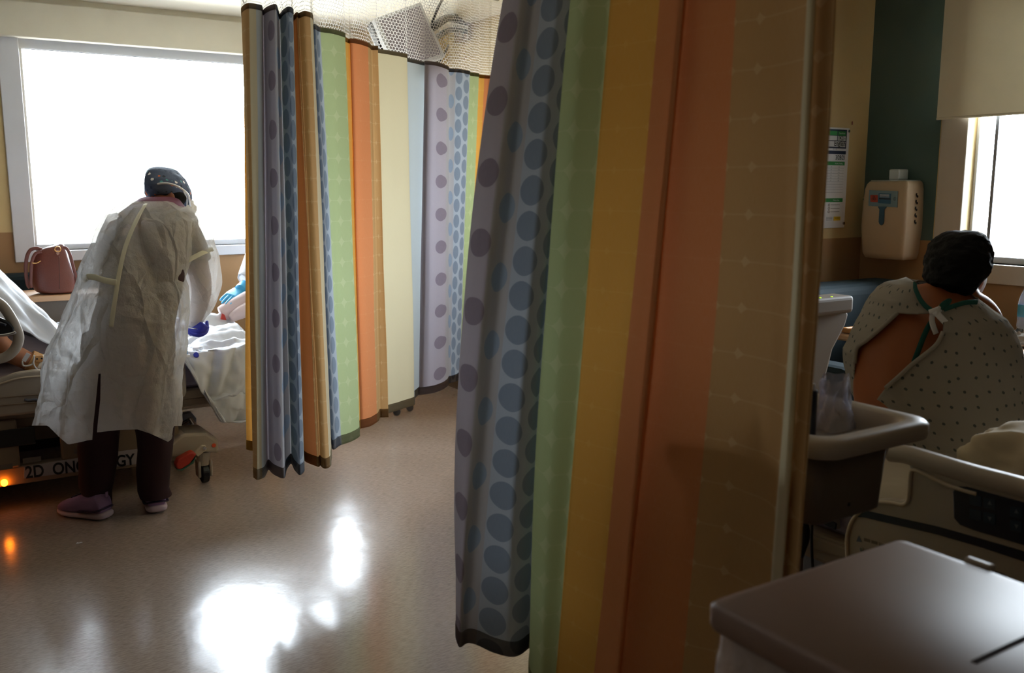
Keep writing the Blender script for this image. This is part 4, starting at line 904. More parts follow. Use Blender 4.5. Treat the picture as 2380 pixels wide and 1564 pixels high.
# ------------------------------------------------------------------ second caregiver on the far side of the bed, mostly behind the curtain
cg = root('person', 'second person in white gown with light blue glove, mostly hidden behind the striped curtain', 'person', (1.93, 5.40, 0))
HB = Vector((1.93, 5.40, 0))
gwr = PY(548, 684, 5.08)
bodymesh('body', [([HB + Vector((-.10, 0, .06)), HB + Vector((-.10, 0, .45)), HB + Vector((-.08, 0, .85))], [.045, .06, .09]), ([HB + Vector((.10, 0, .06)), HB + Vector((.10, 0, .45)), HB + Vector((.08, 0, .85))], [.045, .06, .09]),
    ([HB + Vector((0, 0, .85)), HB + Vector((-.05, -.02, 1.1)), HB + Vector((-.10, -.06, 1.35))], [.14, .13, .13], .75, (0, 1, 0)), ([HB + Vector((-.1, -.06, 1.38)), HB + Vector((-.14, -.1, 1.5))], [.055, .05]), ('ball', HB + Vector((-.17, -.14, 1.58)), (.08, .095, .115), ((1, 0, 0), (0, 1, 0), (0, 0, 1))),
    ([HB + Vector((-.22, -.06, 1.33)), HB + Vector((-.30, -.12, 1.08)), PY(572, 668, 5.1), gwr], [.055, .048, .04, .032]), ([HB + Vector((.05, -.1, 1.33)), HB + Vector((.1, -.2, 1.08)), HB + Vector((-.1, -.42, .95))], [.055, .048, .03])], M_SKIN, cg, .011)
def ggr(u, v):
    t = u * 2 * math.pi; z = 1.42 - v * 1.0; c = HB + Vector((-.10 + v*.1, -.05 + v*.05, 0)); a = .15 + .03*v - .12*max(0, .12-v)/.12; b_ = .13 + .04*v - .08*max(0, .12-v)/.12
    return Vector((c.x + math.cos(t)*a, c.y + math.sin(t)*b_, z)) + Vector((math.cos(t), math.sin(t), 0)) * (fold((math.cos(t), math.sin(t), z), 3, .02, 2))
M_WG = mat('white_gown_cloth', '#dfe2e4', .85, trans=.3, bump=.3, bscale=14)
grid('isolation_gown', 48, 40, ggr, M_WG, cg)
tube('gown_sleeve', [HB + Vector((-.20, -.06, 1.33)), HB + Vector((-.30, -.12, 1.08)), PY(584, 645, 5.12), PY(574, 660, 5.1)], [.085, .08, .075, .06], M_WG, cg)
tube('gown_sleeve', [HB + Vector((.02, -.08, 1.35)), HB + Vector((.1, -.2, 1.08)), HB + Vector((-.06, -.38, .97))], [.085, .075, .055], M_WG, cg)
ell3('scrub_cap', HB + Vector((-.17, -.12, 1.62)), (.10, .11, .09), M_WG, cg)
hand('glove', PY(562, 672, 5.08), PY(516, 703, 4.98) - PY(562, 672, 5.08), (0, -.35, 1), M_NITRILE2, cg, .19, .12)
tube('glove_cuff', [PY(572, 664, 5.10), PY(558, 676, 5.06)], .036, M_NITRILE2, cg)
# arm pad resting on the bed under that glove
ap = root('arm_pad', 'pinkish white padded sleeve on the bed under the light blue glove', 'pad', PY(540, 735, 5.0))
tube('pad_sleeve', [PY(514, 730, 5.0), PY(530, 722, 5.0), PY(560, 706, 5.0), PY(590, 690, 5.0)], [.040, .048, .050, .05], M_GSLV, ap, seg=20)
tube('pad_sleeve', [PY(536, 741, 4.94), PY(556, 728, 4.94), PY(590, 712, 4.94)], [.02, .035, .042], M_GSLV, ap, seg=20)
prism('red_lining', pY([(512, 742), (515, 728), (521, 731), (526, 744)], 4.945), (0, -.006, 0), mat('red_lining_cloth', '#a0281e', .7), ap)

# ------------------------------------------------------------------ right bed (lengthways along the right wall)
XN = 1.80
bed2 = root('hospital_bed', 'beige hospital bed with dark blue stripe and control panel, under the seated person', 'bed', (2.3, 1.1, 0))
box('deck', (1.88, 2.82, -.30, 2.06, .42, .50), M_BEDGREY, bed2, bevel=.012)
box('mattress', (1.90, 2.80, -.28, 1.98, .50, .62), mat('lavender_mattress', '#8f8aa3', .6), bed2, bevel=.03, seg=3)
boxes('base_frame', [(1.92, 1.99, -.2, 1.95, .14, .22), (2.70, 2.77, -.2, 1.95, .14, .22), (1.99, 2.70, -.2, -.12, .14, .22), (1.99, 2.70, 1.87, 1.95, .14, .22)], M_BEDGREY, bed2, bevel=.006)
boxes('lift_leg', [(1.99, 2.03, 1.55, 1.62, .2, .44)], M_STEEL, bed2, bevel=.004); boxes('lift_leg', [(1.99, 2.03, .1, .17, .2, .44)], M_STEEL, bed2, bevel=.004)
for x_, y_ in ((1.95, 1.85), (2.74, 1.85), (1.95, -.12), (2.74, -.12)): caster_set(bed2, x_, y_)
M_FB = mat('dull_footboard', '#6a5c4b', .6)
# footboard
fb = prism('footboard', [Vector((x_, 2.08, z_)) for x_, z_ in ((1.86, .46), (1.86, .92), (1.90, .98), (2.0, 1.005), (2.64, 1.005), (2.71, .985), (2.735, .94), (2.72, .90), (2.66, .82), (2.60, .62), (2.58, .46))], (0, .05, 0), M_FB, bed2, bevel=.014, seg=3)
box('footboard_top', (1.90, 2.725, 2.055, 2.15, .95, 1.012), M_FB, fb, bevel=.014, seg=3)
for i, x_ in enumerate((2.50, 2.54, 2.56, 2.62)): cyl('indicator', (x_, 2.07, 1.011), (x_, 2.07, 1.014), .004, mat('yellow_green_lamp', '#b7d23a', .4, emit='#b8e030', estr=1.2), fb, seg=12)
# near side rail with opening, traced on its own plane
top = [(2085, 1048), (2088, 1039), (2105, 1040), (2140, 1050), (2190, 1066), (2260, 1086), (2330, 1104), (2400, 1122), (2640, 1170), (2760, 1260), (2780, 1420), (2700, 1540), (2500, 1530), (2380, 1478), (2230, 1420), (2100, 1372), (1975, 1322), (1966, 1290), (1963, 1260), (1966, 1232), (1978, 1205), (2000, 1180), (2035, 1162), (2065, 1161), (2092, 1166), (2103, 1158), (2108, 1140), (2112, 1090), (2106, 1074), (2085, 1070)]
rail = prism('side_rail', pX(top, XN), (.035, 0, 0), M_BEIGE, bed2, bevel=.010, seg=3)
tube('top_roll', pX([(2070, 1052), (2105, 1056), (2150, 1070), (2200, 1085), (2270, 1106), (2340, 1124), (2400, 1140), (2640, 1195)], XN + .01), .021, M_BEIGE, rail, seg=16)
tube('rail_bead', pX([(2270, 1148), (2210, 1130), (2150, 1102), (2125, 1092), (2116, 1100), (2113, 1140), (2109, 1165), (2096, 1173), (2068, 1168), (2035, 1168), (2003, 1186), (1982, 1208), (1971, 1236), (1968, 1262), (1970, 1300)], XN - .003), .0045, M_BEIGE2, rail, n=5)
prism('blue_stripe', pX([(1978, 1184), (2010, 1186), (2180, 1224), (2280, 1252), (2400, 1288), (2640, 1352), (2640, 1375), (2400, 1312), (2280, 1272), (2180, 1243), (2010, 1203), (1972, 1200)], XN - .0015), (.003, 0, 0), M_NAVY, rail)
cpn = prism('control_panel', pX([(2214, 1142), (2222, 1131), (2245, 1132), (2400, 1174), (2620, 1232), (2620, 1330), (2400, 1274), (2260, 1232), (2230, 1220), (2216, 1204)], XN - .004), (.006, 0, 0), M_NAVY, rail, bevel=.002)
M_KEY = mat('teal_key', '#1b2f44', .4); M_INK = mat('grey_ink', '#5d6874', .6)
for i, (x_, y_) in enumerate(((2268, 1162), (2300, 1170), (2300, 1204), (2268, 1196), (2362, 1190), (2362, 1222))):
    k_ = prism('button', pX([(x_-15, y_-14), (x_+13, y_-9), (x_+13, y_+16), (x_-15, y_+10)], XN - .0055), (.002, 0, 0), M_KEY, cpn, bevel=.0008)
    if i in (1, 4): prism('arrow', pX([(x_, y_-7), (x_+5, y_+4), (x_-5, y_+2)], XN - .0062), (.0005, 0, 0), M_INK, k_)
    if i in (2, 5): prism('arrow', pX([(x_-5, y_-4), (x_+5, y_-2), (x_, y_+7)], XN - .0062), (.0005, 0, 0), M_INK, k_)
hh = prism('hand_hole', pX([(2224, 1312), (2236, 1304), (2270, 1312), (2330, 1334), (2372, 1360), (2388, 1385), (2390, 1400), (2372, 1404), (2290, 1374), (2240, 1350), (2226, 1330)], XN - .002), (.004, 0, 0), M_BLACK, rail)
prism('warning_mark', pX([(1990, 1258), (1996, 1244), (2003, 1260)], XN - .001), (.0008, 0, 0), M_INK, rail)
for i in range(5):
    y_ = 1254 + i * 0; prism('warning_text_line', pX([(2008 + i*17, 1250 + i*5.2), (2022 + i*17, 1254 + i*5.2), (2022 + i*17, 1261 + i*5.2), (2008 + i*17, 1257 + i*5.2)], XN - .001), (.0008, 0, 0), mat('faint_ink', '#6f6558', .6), rail)
c_ = PX(2004, 1276, XN - .004); cyl('screw', c_, c_ + Vector((-.004, 0, 0)), .005, M_CHROME, rail)
# deck end and link arms seen left of the rail
prism('foot_section', pX([(1880, 1168), (1936, 1168), (1944, 1232), (1880, 1205)], 1.87), (.02, 0, 0), mat('pale_grey_deck', '#9d968f', .5), bed2, bevel=.004)
prism('black_strip', pX([(1880, 1182), (1900, 1184), (1942, 1218), (1940, 1232), (1880, 1200)], 1.865), (.006, 0, 0), M_BLACK, bed2)
prism('lower_cover', pX([(1850, 1236), (1900, 1250), (2080, 1312), (2080, 1335), (1900, 1282), (1850, 1262)], 1.87), (.03, 0, 0), M_BEDGREY, bed2, bevel=.006)
tube('link_arm', pX([(1860, 1190), (1872, 1240), (1858, 1290)], 1.85), .012, M_BLACK, bed2); c_ = PX(1860, 1218, 1.84); cyl('pivot_bolt', c_, c_ + Vector((-.01, 0, 0)), .012, M_CHROME, bed2)
tube('power_cord', pX([(1888, 1190), (1886, 1250), (1890, 1330), (1905, 1420)], 1.84), .004, M_BLACK, bed2)

# bedding on the right bed
def sh2(u, v):
    y = -.28 + u * 2.25; x = 2.84 - v * .97; z = .63 + fold((x, y, 0), 5, .022, 3) + fold((x, y, 0), 12, .006, 8)
    if v > .93: z -= (v - .93) * .6
    return Vector((x, y, z))
s2 = grid('bed_sheet', 80, 50, sh2, mat('cream_sheet', '#b9ad99', .85, bump=.2, bscale=18), None, thick=.003)
setp(s2, 'cream sheet covering the right bed under the seated person', 'sheet')
PB = PX(2320, 1040, 2.12)
def pil2(u, v):
    a = u * 2 * math.pi; ph = (v - .5) * math.pi
    q = Vector((math.copysign(abs(math.cos(ph)*math.cos(a))**.7, math.cos(a)), math.copysign(abs(math.cos(ph)*math.sin(a))**.7, math.sin(a)), math.copysign(abs(math.sin(ph))**.8, math.sin(ph))))
    p_ = Vector((2.13 + q.x*.17, .83 + q.y*.36, .735 + q.z*.105)) + q * (fold(q * .3, 4, .06, 6) + fold(q*.3, 9, .016, 3))
    return p_
pw2 = grid('bundled_blanket', 90, 60, pil2, mat('cream_linen', '#b8a88c', .85, bump=.15, bscale=30), None)
setp(pw2, 'crumpled cream blanket bundled behind the seated person on the right bed', 'blanket')

# ------------------------------------------------------------------ the seated person, back to the camera
p2 = root('person', 'person with short dark hair in open backed dotted hospital gown, seated on the right bed', 'person', PD(2200, 1050, 2.72))
Q = lambda x, y, z: PD(x, y, z)
body2 = [
    ([Q(2170, 1040, 2.66), Q(2150, 950, 2.66), Q(2145, 860, 2.68), Q(2160, 780, 2.70), Q(2190, 728, 2.70), Q(2208, 700, 2.70)], [.19, .20, .205, .19, .13, .07], .66, FH),
    ([Q(2205, 705, 2.69), Q(2215, 680, 2.70), Q(2226, 650, 2.70)], [.062, .056, .058]),
    ([Q(2060, 738, 2.70), Q(2130, 704, 2.70), Q(2205, 700, 2.70), Q(2270, 725, 2.71), Q(2305, 760, 2.72)], [.042, .055, .052, .055, .042]),
    ('ball', Q(2226, 610, 2.71), (.070, .085, .078), (RT, FH, UZ)), ('ball', Q(2240, 640, 2.77), (.056, .07, .07), (RT, FH, UZ)),
    ('ball', Q(2285, 622, 2.72), (.010, .018, .026), AX), ('ball', Q(2168, 630, 2.70), (.008, .016, .024), AX), ('ball', Q(2262, 640, 2.85), (.014, .025, .02), AX),
    ([Q(2052, 755, 2.70), Q(2016, 850, 2.72), Q(2020, 930, 2.84), Q(2085, 950, 2.96)], [.045, .040, .040, .032]),
    ([Q(2312, 765, 2.72), Q(2335, 860, 2.74), Q(2335, 940, 2.84), Q(2290, 960, 2.97)], [.045, .042, .040, .032]),
    ([Q(2160, 1040, 2.68), PX(2200, 1010, 2.80) + Vector((0, 0, -.02)), Vector((2.98, 1.68, .52)), Vector((2.98, 1.66, .10))], [.11, .085, .06, .04]),
    ([Q(2240, 1040, 2.68), Vector((2.80, 1.36, .66)), Vector((2.99, 1.34, .52)), Vector((2.99, 1.34, .10))], [.11, .085, .06, .04]),
]
bodymesh('body', body2, M_SKIN, p2, .010, 8)
for y_ in (1.66, 1.34): loft('slipper_sock', [ell((2.97 + t_, y_, h_), .0, .0, 14) if False else [Vector((2.97 + t_, y_ + math.cos(a)*w_, .008 + h_/2 + math.sin(a)*h_/2)) for a in [6.283*k/14 for k in range(14)]] for t_, w_, h_ in ((-.06, .02, .05), (-.04, .036, .085), (.05, .04, .08), (.14, .045, .05), (.19, .02, .025))], M_TEAL, p2)
hand('hand', Q(2290, 960, 2.97), Vector((.8, .1, -.3)), UZ, M_SKIN, p2, .17, .4)
hand('hand', Q(2085, 950, 2.96), Vector((.8, -.1, -.3)), UZ, M_SKIN, p2, .17, .4, thumb=-1)
# hair
hr = [(537, 2226, 2264, 2.71, .05), (540, 2215, 2268, 2.71, .075), (546, 2200, 2276, 2.71, .09), (556, 2184, 2285, 2.71, .09), (570, 2172, 2290, 2.705, .10), (584, 2168, 2293, 2.70, .106), (595, 2164, 2292, 2.70, .108), (612, 2159, 2291, 2.70, .105), (630, 2157, 2286, 2.70, .10), (645, 2156, 2276, 2.695, .093), (656, 2158, 2266, 2.69, .085), (666, 2172, 2259, 2.685, .07), (676, 2192, 2254, 2.68, .055), (683, 2208, 2248, 2.675, .04)]
hm = pxloft('hair', hr, M_HAIR, p2, n=90, step=2, pw=.95, cap=(True, True), shape=lambda p_, t, y, c: p_ + (p_-c).normalized() * (fold(p_, 26, .006, 3) + fold(p_, 60, .003, 5)) + Vector((0, 0, .004 * nz(p_, 50))))
# face mask seen at the cheek
mk_ = [[Q(x, y, z) for x, y, z in row] for row in ()]
def mskf(u, v):
    y = 622 + v * 78; tab = [(622, 2286, 2290), (640, 2284, 2294), (660, 2276, 2291), (680, 2264, 2281), (700, 2254, 2266)]
    a, b = interp(tab, y); t = u; x = a + (b - a) * math.sin(t * math.pi / 2); return Q(x, y, 2.72 + t * .10)
ms = grid('face_mask', 14, 16, mskf, M_WHITE, p2, thick=.003)
tube('ear_loop', [Q(2286, 618, 2.70), Q(2266, 640, 2.665), Q(2256, 664, 2.67), Q(2258, 690, 2.70)], .0014, M_WHITE, ms)
# gown
M_DOT = dotted_cloth('snowflake_print_cloth', '#a8a094', '#3c4c50', .038, .11)
gr = [(651, 2112, 2128, 2.71, .03), (653, 2100, 2150, 2.71, .06), (659, 2069, 2200, 2.70, .09), (671, 2049, 2235, 2.70, .11), (692, 2033, 2262, 2.70, .135), (701, 2029, 2274, 2.70, .14), (715, 2022, 2290, 2.70, .15), (733, 2014, 2316, 2.70, .165), (751, 2003, 2328, 2.70, .175), (776, 1990, 2340, 2.70, .18), (799, 1982, 2348, 2.70, .185), (820, 1971, 2353, 2.70, .19), (858, 1973, 2358, 2.70, .19), (907, 1984, 2365, 2.70, .195), (931, 1996, 2367, 2.70, .20), (970, 2015, 2366, 2.70, .205), (1010, 2040, 2355, 2.69, .21), (1046, 2060, 2330, 2.67, .22), (1062, 2080, 2300, 2.66, .23)]
def g2(p_, t, y, c):
    rn = (p_ - c).normalized(); e = 1 - abs(math.cos(t)) ** 8
    kx, ky = proj(p_)
    # hangs from the knot at the neck: long diagonal folds towards the lower left
    L = (kx - 2192) * .62 + (ky - 738) * .78; W__ = (kx - 2192) * .78 - (ky - 738) * -.62
    dd = ((kx - 2192) * .60 + (ky - 735) * .80)
    pf = math.exp(-((W__ + 8) / 14.0) ** 2) * .0 
    return p_ + rn * ((fold(p_, 7, .010, 2, (1, 1, .6)) + fold(p_, 18, .003, 4)) * e)
g_ = pxloft('hospital_gown', gr, M_DOT, p2, n=240, step=2.4, pw=.85, shape=g2)
carve(g_.data, [(2100, 640), (2126, 655), (2128, 671), (2138, 694), (2156, 715), (2169, 724), (2192, 722), (2238, 706), (2273, 702), (2290, 640), (2200, 630)])
carve(g_.data, [(2085, 727), (2110, 729), (2164, 728), (2177, 730), (2189, 738), (2193, 752), (2192, 771), (2174, 802), (2123, 843), (2090, 873), (2059, 900), (2040, 925), (2025, 950), (2008, 960), (1992, 940), (1986, 900), (1984, 870), (1986, 845), (1992, 812), (2013, 792), (2044, 766)])
sm = g_.modifiers.new('thick', 'SOLIDIFY'); sm.thickness = .003
def ondepth(pts, z, off=0.0): return [Q(x, y, z) for x, y in pts]
def gdepth(x, y, default=2.5):
    best = None
    for v in g_.data.vertices:
        px, py = proj(v.co)
        dd = (px-x)**2 + (py-y)**2
        zc = (v.co - EYE).dot(FW)
        if dd < 64 and (best is None or zc < best): best = zc
    return best if best else default
def gpath(pts, lift=.004, dflt=2.55): 
    return [Q(x, y, gdepth(x, y, dflt) - lift) for x, y in pts]
M_TEALTRIM = mat('teal_binding', '#155048', .8, bump=.3, bscale=120)
tube('neck_binding', gpath([(2127, 658), (2128, 671), (2138, 694), (2150, 710), (2163, 720)]), .007, M_TEALTRIM, g_, flat=.4, fdir=FH)
tube('neck_binding', gpath([(2194, 719), (2220, 710), (2240, 704), (2258, 702), (2271, 702)]), .007, M_TEALTRIM, g_, flat=.4, fdir=FH)
zk = gdepth(2164, 724) - .012
tube('tie_knot', [Q(2160, 726, zk), Q(2172, 722, zk-.006), Q(2184, 718, zk), Q(2176, 728, zk-.008), Q(2166, 722, zk)], .008, M_WHITE, g_, flat=.6, fdir=FH)
tube('tie_end', [Q(2172, 722, zk-.006), Q(2184, 735, zk-.01), Q(2196, 748, zk-.006), Q(2205, 757, zk-.004)], .009, M_WHITE, g_, flat=.25, fdir=FH)
tube('tie_end', [Q(2168, 726, zk), Q(2166, 742, zk), Q(2169, 758, zk), Q(2176, 776, zk)], .008, M_WHITE, g_, flat=.25, fdir=FH)
tube('tie_loop', [Q(2178, 722, zk), Q(2186, 712, zk-.01), Q(2190, 706, zk-.008), Q(2184, 716, zk-.004)], .005, M_WHITE, g_, flat=.4, fdir=FH)
tube('tie_end', [Q(2186, 720, zk), Q(2192, 710, zk-.012), Q(2204, 702, zk-.012), Q(2208, 703, zk-.008)], .010, M_TEALTRIM, g_, flat=.3, fdir=FH)
tube('tie_end', [Q(2168, 742, zk+.02), Q(2156, 762, zk+.012), Q(2146, 784, zk+.006), Q(2138, 805, zk+.002), Q(2124, 842, zk)], .008, M_TEALTRIM, g_, flat=.3, fdir=FH)
tube('rolled_edge', gpath([(2192, 771), (2174, 803), (2123, 844), (2090, 874), (2058, 902)], .003), .006, M_DOT, g_)
tube('rolled_edge', gpath([(2086, 727), (2044, 766), (2013, 792), (1992, 808), (1986, 845)], .002), .006, M_DOT, g_)

# ------------------------------------------------------------------ overbed table, tray, bottle, cloth, recliner behind the seated person
M_TRAY = mat('orange_brown_tray', '#b07a44', .35)
ot = root('overbed_table', 'light wood overbed table in front of the seated person', 'table', (3.5, 2.1, 0))
box('table_top', (3.28, 3.72, 1.55, 2.58, .735, .765), M_WOOD, ot, bevel=.008)
cyl('column', (3.66, 1.9, .08), (3.66, 1.9, .735), .03, M_CHROME, ot); boxes('base', [(3.25, 3.72, 1.68, 1.74, .03, .08), (3.25, 3.72, 2.1, 2.16, .03, .08), (3.63, 3.69, 1.74, 2.1, .03, .08)], M_BEIGE, ot, bevel=.01)
for x_ in (3.28, 3.68):
    for y_ in (1.71, 2.13): cyl('wheel', (x_, y_-.01, .0225), (x_, y_+.01, .0225), .022, M_BLACK, ot)
def tray(name, label, x0, x1, y0, y1, z):
    r = root(name, label, 'tray', ((x0+x1)/2, (y0+y1)/2, z)); box('tray_floor', (x0+.01, x1-.01, y0+.01, y1-.01, z, z+.008), M_TRAY, r)
    for i, a in enumerate(((x0, x1, y0, y0+.012), (x0, x1, y1-.012, y1), (x0, x0+.012, y0, y1), (x1-.012, x1, y0, y1))): box('rim', (*a, z, z+.022), M_TRAY, r, bevel=.005)
tray('meal_tray', 'orange brown meal tray on the overbed table left of the seated person', 3.30, 3.66, 2.08, 2.55, .767)
wb = root('water_bottle', 'clear water bottle with blue label on the table at the right edge', 'bottle', PZ(2380, 790, .768))
bx, by = wb.location.x, wb.location.y
M_PET = see_through('clear_bottle', (.86, .92, 1), .72, .08)
def lathe(name, prof, m, parent, x=0, y=0, n=32, **k): return loft(name, [[Vector((x + math.cos(6.2832*i/n)*r, y + math.sin(6.2832*i/n)*r, z)) for i in range(n)] for r, z in prof], m, parent, **k)
lathe('bottle_body', [(.028, .768), (.032, .775), (.030, .79), (.033, .80), (.030, .815), (.033, .83), (.031, .85), (.033, .86), (.033, .92), (.030, .94), (.018, .975), (.013, .985), (.013, .998)], M_PET, wb, bx, by)
lathe('label_wrap', [(.0335, .865), (.0335, .915)], mat('blue_label', '#3d87a5', .4), wb, bx, by, cap=(False, False)); lathe('bottle_cap', [(.0145, .996), (.0145, 1.010), (.012, 1.012)], M_WHITE, wb, bx, by)
cx_, cy_ = PZ(2364, 800, .768).x, PZ(2364, 800, .768).y
cl = grid('washcloth', 40, 24, lambda u, v: Vector((cx_ + math.cos(u*6.283)*(.08*(1-v*.7)) , cy_ + math.sin(u*6.283)*(.11*(1-v*.7)), .768 + .05*v + abs(fold((math.cos(u*6.283)*.2, math.sin(u*6.283)*.2, v*.3), 9, .02, 3)))), mat('grey_white_cloth', '#9c948a', .9), None)
setp(cl, 'crumpled pale washcloth beside the water bottle on the overbed table', 'washcloth')
pt = PZ(2350, 798, .768); pl_ = lathe('plate', [(.05, .768), (.10, .772), (.115, .782), (.108, .778), (.05, .774)], M_WHITE, None, pt.x, pt.y); setp(pl_, 'white plate on the overbed table behind the washcloth', 'plate')
rc = root('recliner', 'teal vinyl recliner in the corner behind the seated person', 'chair', (3.3, 2.6, 0))
boxes('back_rest', [(3.10, 3.92, 2.66, 2.86, .35, .955)], M_TEAL, rc, bevel=.05, seg=4); box('seat', (3.16, 3.80, 2.60, 2.72, .22, .45), M_TEAL, rc, bevel=.04, seg=3) 
box('arm_rest', (2.95, 3.10, 2.24, 2.84, .22, .69), M_TEAL, rc, bevel=.04, seg=3); box('base', (3.0, 3.85, 2.62, 2.84, .0, .22), M_DARK, rc, bevel=.01)

# ------------------------------------------------------------------ wall dispenser, poster
ds = root('sharps_cabinet', 'beige wall cabinet with red and blue label beside the teal wall stripe', 'dispenser', (3.93, 2.75, 1.05))
def dring(z, dy, dx0):
    y0, y1 = 2.665 + dy, 2.90 - dy; x0 = 3.86 + dx0; out = []
    n = 10
    for cx_, cy_, a0 in ((x0+.012, y0+.02, math.pi), (XB-.008, y0+.02, -math.pi/2), (XB-.008, y1-.02, 0), (x0+.012, y1-.02, math.pi/2)):
        rx = .012 if cx_ < 3.9 else .006
        for k in range(n): t_ = a0 + math.pi/2*k/(n-1); out.append(Vector((cx_ + rx*math.cos(t_), cy_ + .02*math.sin(t_), z)))
    return out
cab = loft('cabinet_body', [dring(z, dy, dx) for z, dy, dx in ((1.045, .03, .045), (1.05, .012, .02), (1.075, .004, .008), (1.20, -.006, 0), (1.30, -.004, 0), (1.38, .0, .004), (1.405, .004, .012), (1.418, .012, .022))], mat('tan_plastic', '#b09a7e', .45), ds)
box('top_lid', (3.885, XB-.002, 2.685, 2.88, 1.416, 1.424), mat('clear_grey_plastic', '#9da09c', .2), ds, bevel=.003)
box('drop_box', (3.91, 3.985, 2.745, 2.80, 1.424, 1.475), see_through('cloudy_plastic', (.8, .86, .86), .35, .2), ds, bevel=.006)
def onf(pts, off=.0): return [Vector((3.8585 - off, PX(x, y, 3.858).y, PX(x, y, 3.858).z)) for x, y in pts]
lw = prism('label_window', onf([(2021, 442), (2087, 444), (2086, 482), (2019, 478)]), (-.003, 0, 0), mat('pale_blue_label', '#6f8a96', .4), ds)
prism('hazard_square', onf([(2024, 453), (2041, 453), (2041, 470), (2024, 469)], .0035), (-.0006, 0, 0), mat('label_red', '#a83a26', .5), lw)
hzc = onf([(2032, 461)], .0045)[0]
for a in (90, 210, 330):
    cc = hzc + Vector((0, -math.cos(math.radians(a))*.007, math.sin(math.radians(a))*.007)); tube('hazard_ring', [cc + Vector((0, math.cos(t_)*.005, math.sin(t_)*.005)) for t_ in [6.283*k/9 for k in range(9)]], .0010, M_BLACK, lw, n=1, closed=True)
prism('picture_panel', onf([(2043, 449), (2072, 450), (2071, 474), (2042, 472)], .0035), (-.0006, 0, 0), mat('label_blue', '#30607f', .5), lw)
prism('picture_band', onf([(2044, 460), (2071, 461), (2071, 464), (2044, 463)], .0045), (-.0004, 0, 0), M_NAVY, lw)
for i in range(3): prism('label_text', onf([(2046, 451.5 + i*2.6), (2068, 452.2 + i*2.6), (2068, 453.2 + i*2.6), (2046, 452.5 + i*2.6)], .0045), (-.0003, 0, 0), M_WHITE, lw)
cc = onf([(2081, 462)], .0045)[0]; tube('round_mark', [cc + Vector((0, math.cos(t_)*.006, math.sin(t_)*.009)) for t_ in [6.283*k/10 for k in range(10)]], .001, M_INK, lw, n=1, closed=True)
prism('fill_window', onf([(2041, 480), (2062, 480), (2056, 487), (2055, 515), (2053, 521), (2049, 523.5), (2045, 521), (2043, 515), (2045, 487)], .0), (-.004, 0, 0), mat('blue_window', '#234a60', .3), ds)
cc = PX(2002, 463, 3.90); cyl('lock', (3.895, 2.898, cc.z), (3.895, 2.917, cc.z), .011, M_BEIGE2, ds); cyl('key_core', (3.884, 2.912, cc.z), (3.893, 2.912, cc.z), .006, M_CHROME, ds)
for i in range(5): 
    z_ = 1.36 - i*.031; tube('hinge_knuckle', [(3.935, 2.661, z_), (3.928, 2.656, z_-.008), (3.935, 2.655, z_-.016), (3.942, 2.660, z_-.010)], .003, M_DARK, ds, n=3)

po = root('notice_board', 'white patient notice board with green and navy boxes on the cream wall', 'notice board', (3.6, YC, 1.4))
xr_ = PY(1974.6, 298, YC-.01).x; zt_ = PY(1974.6, 298, YC-.01).z; zb_ = PY(1960.6, 529, YC-.01).z; W_b = .36; xl_ = xr_ - W_b; Hb = zt_ - zb_
box('board', (xl_, xr_, YC-.012, YC-.001, zb_, zt_), M_WHITE, po, bevel=.002)
# zoomed picture measures: u from the right edge (0) leftwards in metres, v from the top in parts of the height
def pb(name, u0, u1, v0, v1, m, lift=.0135, parent=None): return box(name, (xr_-u1, xr_-u0, YC-lift, YC-lift+.001, zt_ - v1*Hb, zt_ - v0*Hb), m, parent or po)
NAV = mat('board_navy', '#16213f', .5); GRN = mat('board_green', '#27803c', .5); PAP = mat('board_white', '#c9cacc', .6)
s_ = .93 / 3.91 / 2.14 * .01
hb_ = pb('navy_block', .022, .33, .018, .205, NAV)
for a, b in ((.030, .088), (.094, .20), (.206, .32)): pb('green_cell', a, b, .035, .078, GRN, .0145, hb_); pb('white_cell', a, b, .082, .128, PAP, .0145, hb_)
pb('white_cell', .030, .32, .136, .190, PAP, .0145, hb_)
def wt(s, u, v, size, m=M_BLACK, sx=1.0, bold=.02): return text('handwriting', s, (xr_-u, YC-.0155, zt_ - v*Hb), (1, 0, 0), (0, 0, 1), size, m, po, bold=bold, sx=sx)
wt('1421-1', .086, .122, .030, sx=.75); wt('English', .115, .180, .036, sx=.85)
wt('Room/Phone', .080, .062, .010, M_WHITE, .8, 0); wt('3/28/21', .100, .315, .030, sx=.8); wt('!!  !!  !!', .12, .222, .010, M_INK)
pb('navy_bar', .022, .33, .228, .262, NAV)
pb('green_bar', .026, .33, .335, .372, GRN); pb('green_bar', .026, .33, .700, .738, GRN); wt('Activity / Feeding', .10, .360, .010, M_WHITE, .8, 0); wt('Mobility Goals', .10, .726, .010, M_WHITE, .8, 0)
for i in range(10):
    v_ = .398 + i*.027; pb('ruled_line', .03, .33, v_, v_ + .0018, M_INK, .0132)
    if i < 6: wt('10%', .075, v_ - .004, .009, M_INK, .8, 0); wt('5%', .13, v_ - .004, .009, M_INK, .8, 0)
for i in range(3):
    v_ = .765 + i*.034; pb('printed_line', .045, .11, v_, v_+.004, M_BLACK, .0132)
    c_ = Vector((xr_-.125, YC-.0135, zt_ - (v_+.002)*Hb)); tube('tick_circle', [c_ + Vector((math.cos(t_)*.006, 0, math.sin(t_)*.006)) for t_ in [6.283*k/10 for k in range(10)]], .0008, M_BLACK, po, n=1, closed=True)
pb('yellow_label', .035, .085, .885, .925, mat('board_yellow', '#d9b52c', .5)); pb('yellow_label_text', .042, .078, .898, .903, M_BLACK, .0145); 
for i in range(3): pb('small_print', .095, .14, .888 + i*.014, .892 + i*.014, M_INK)
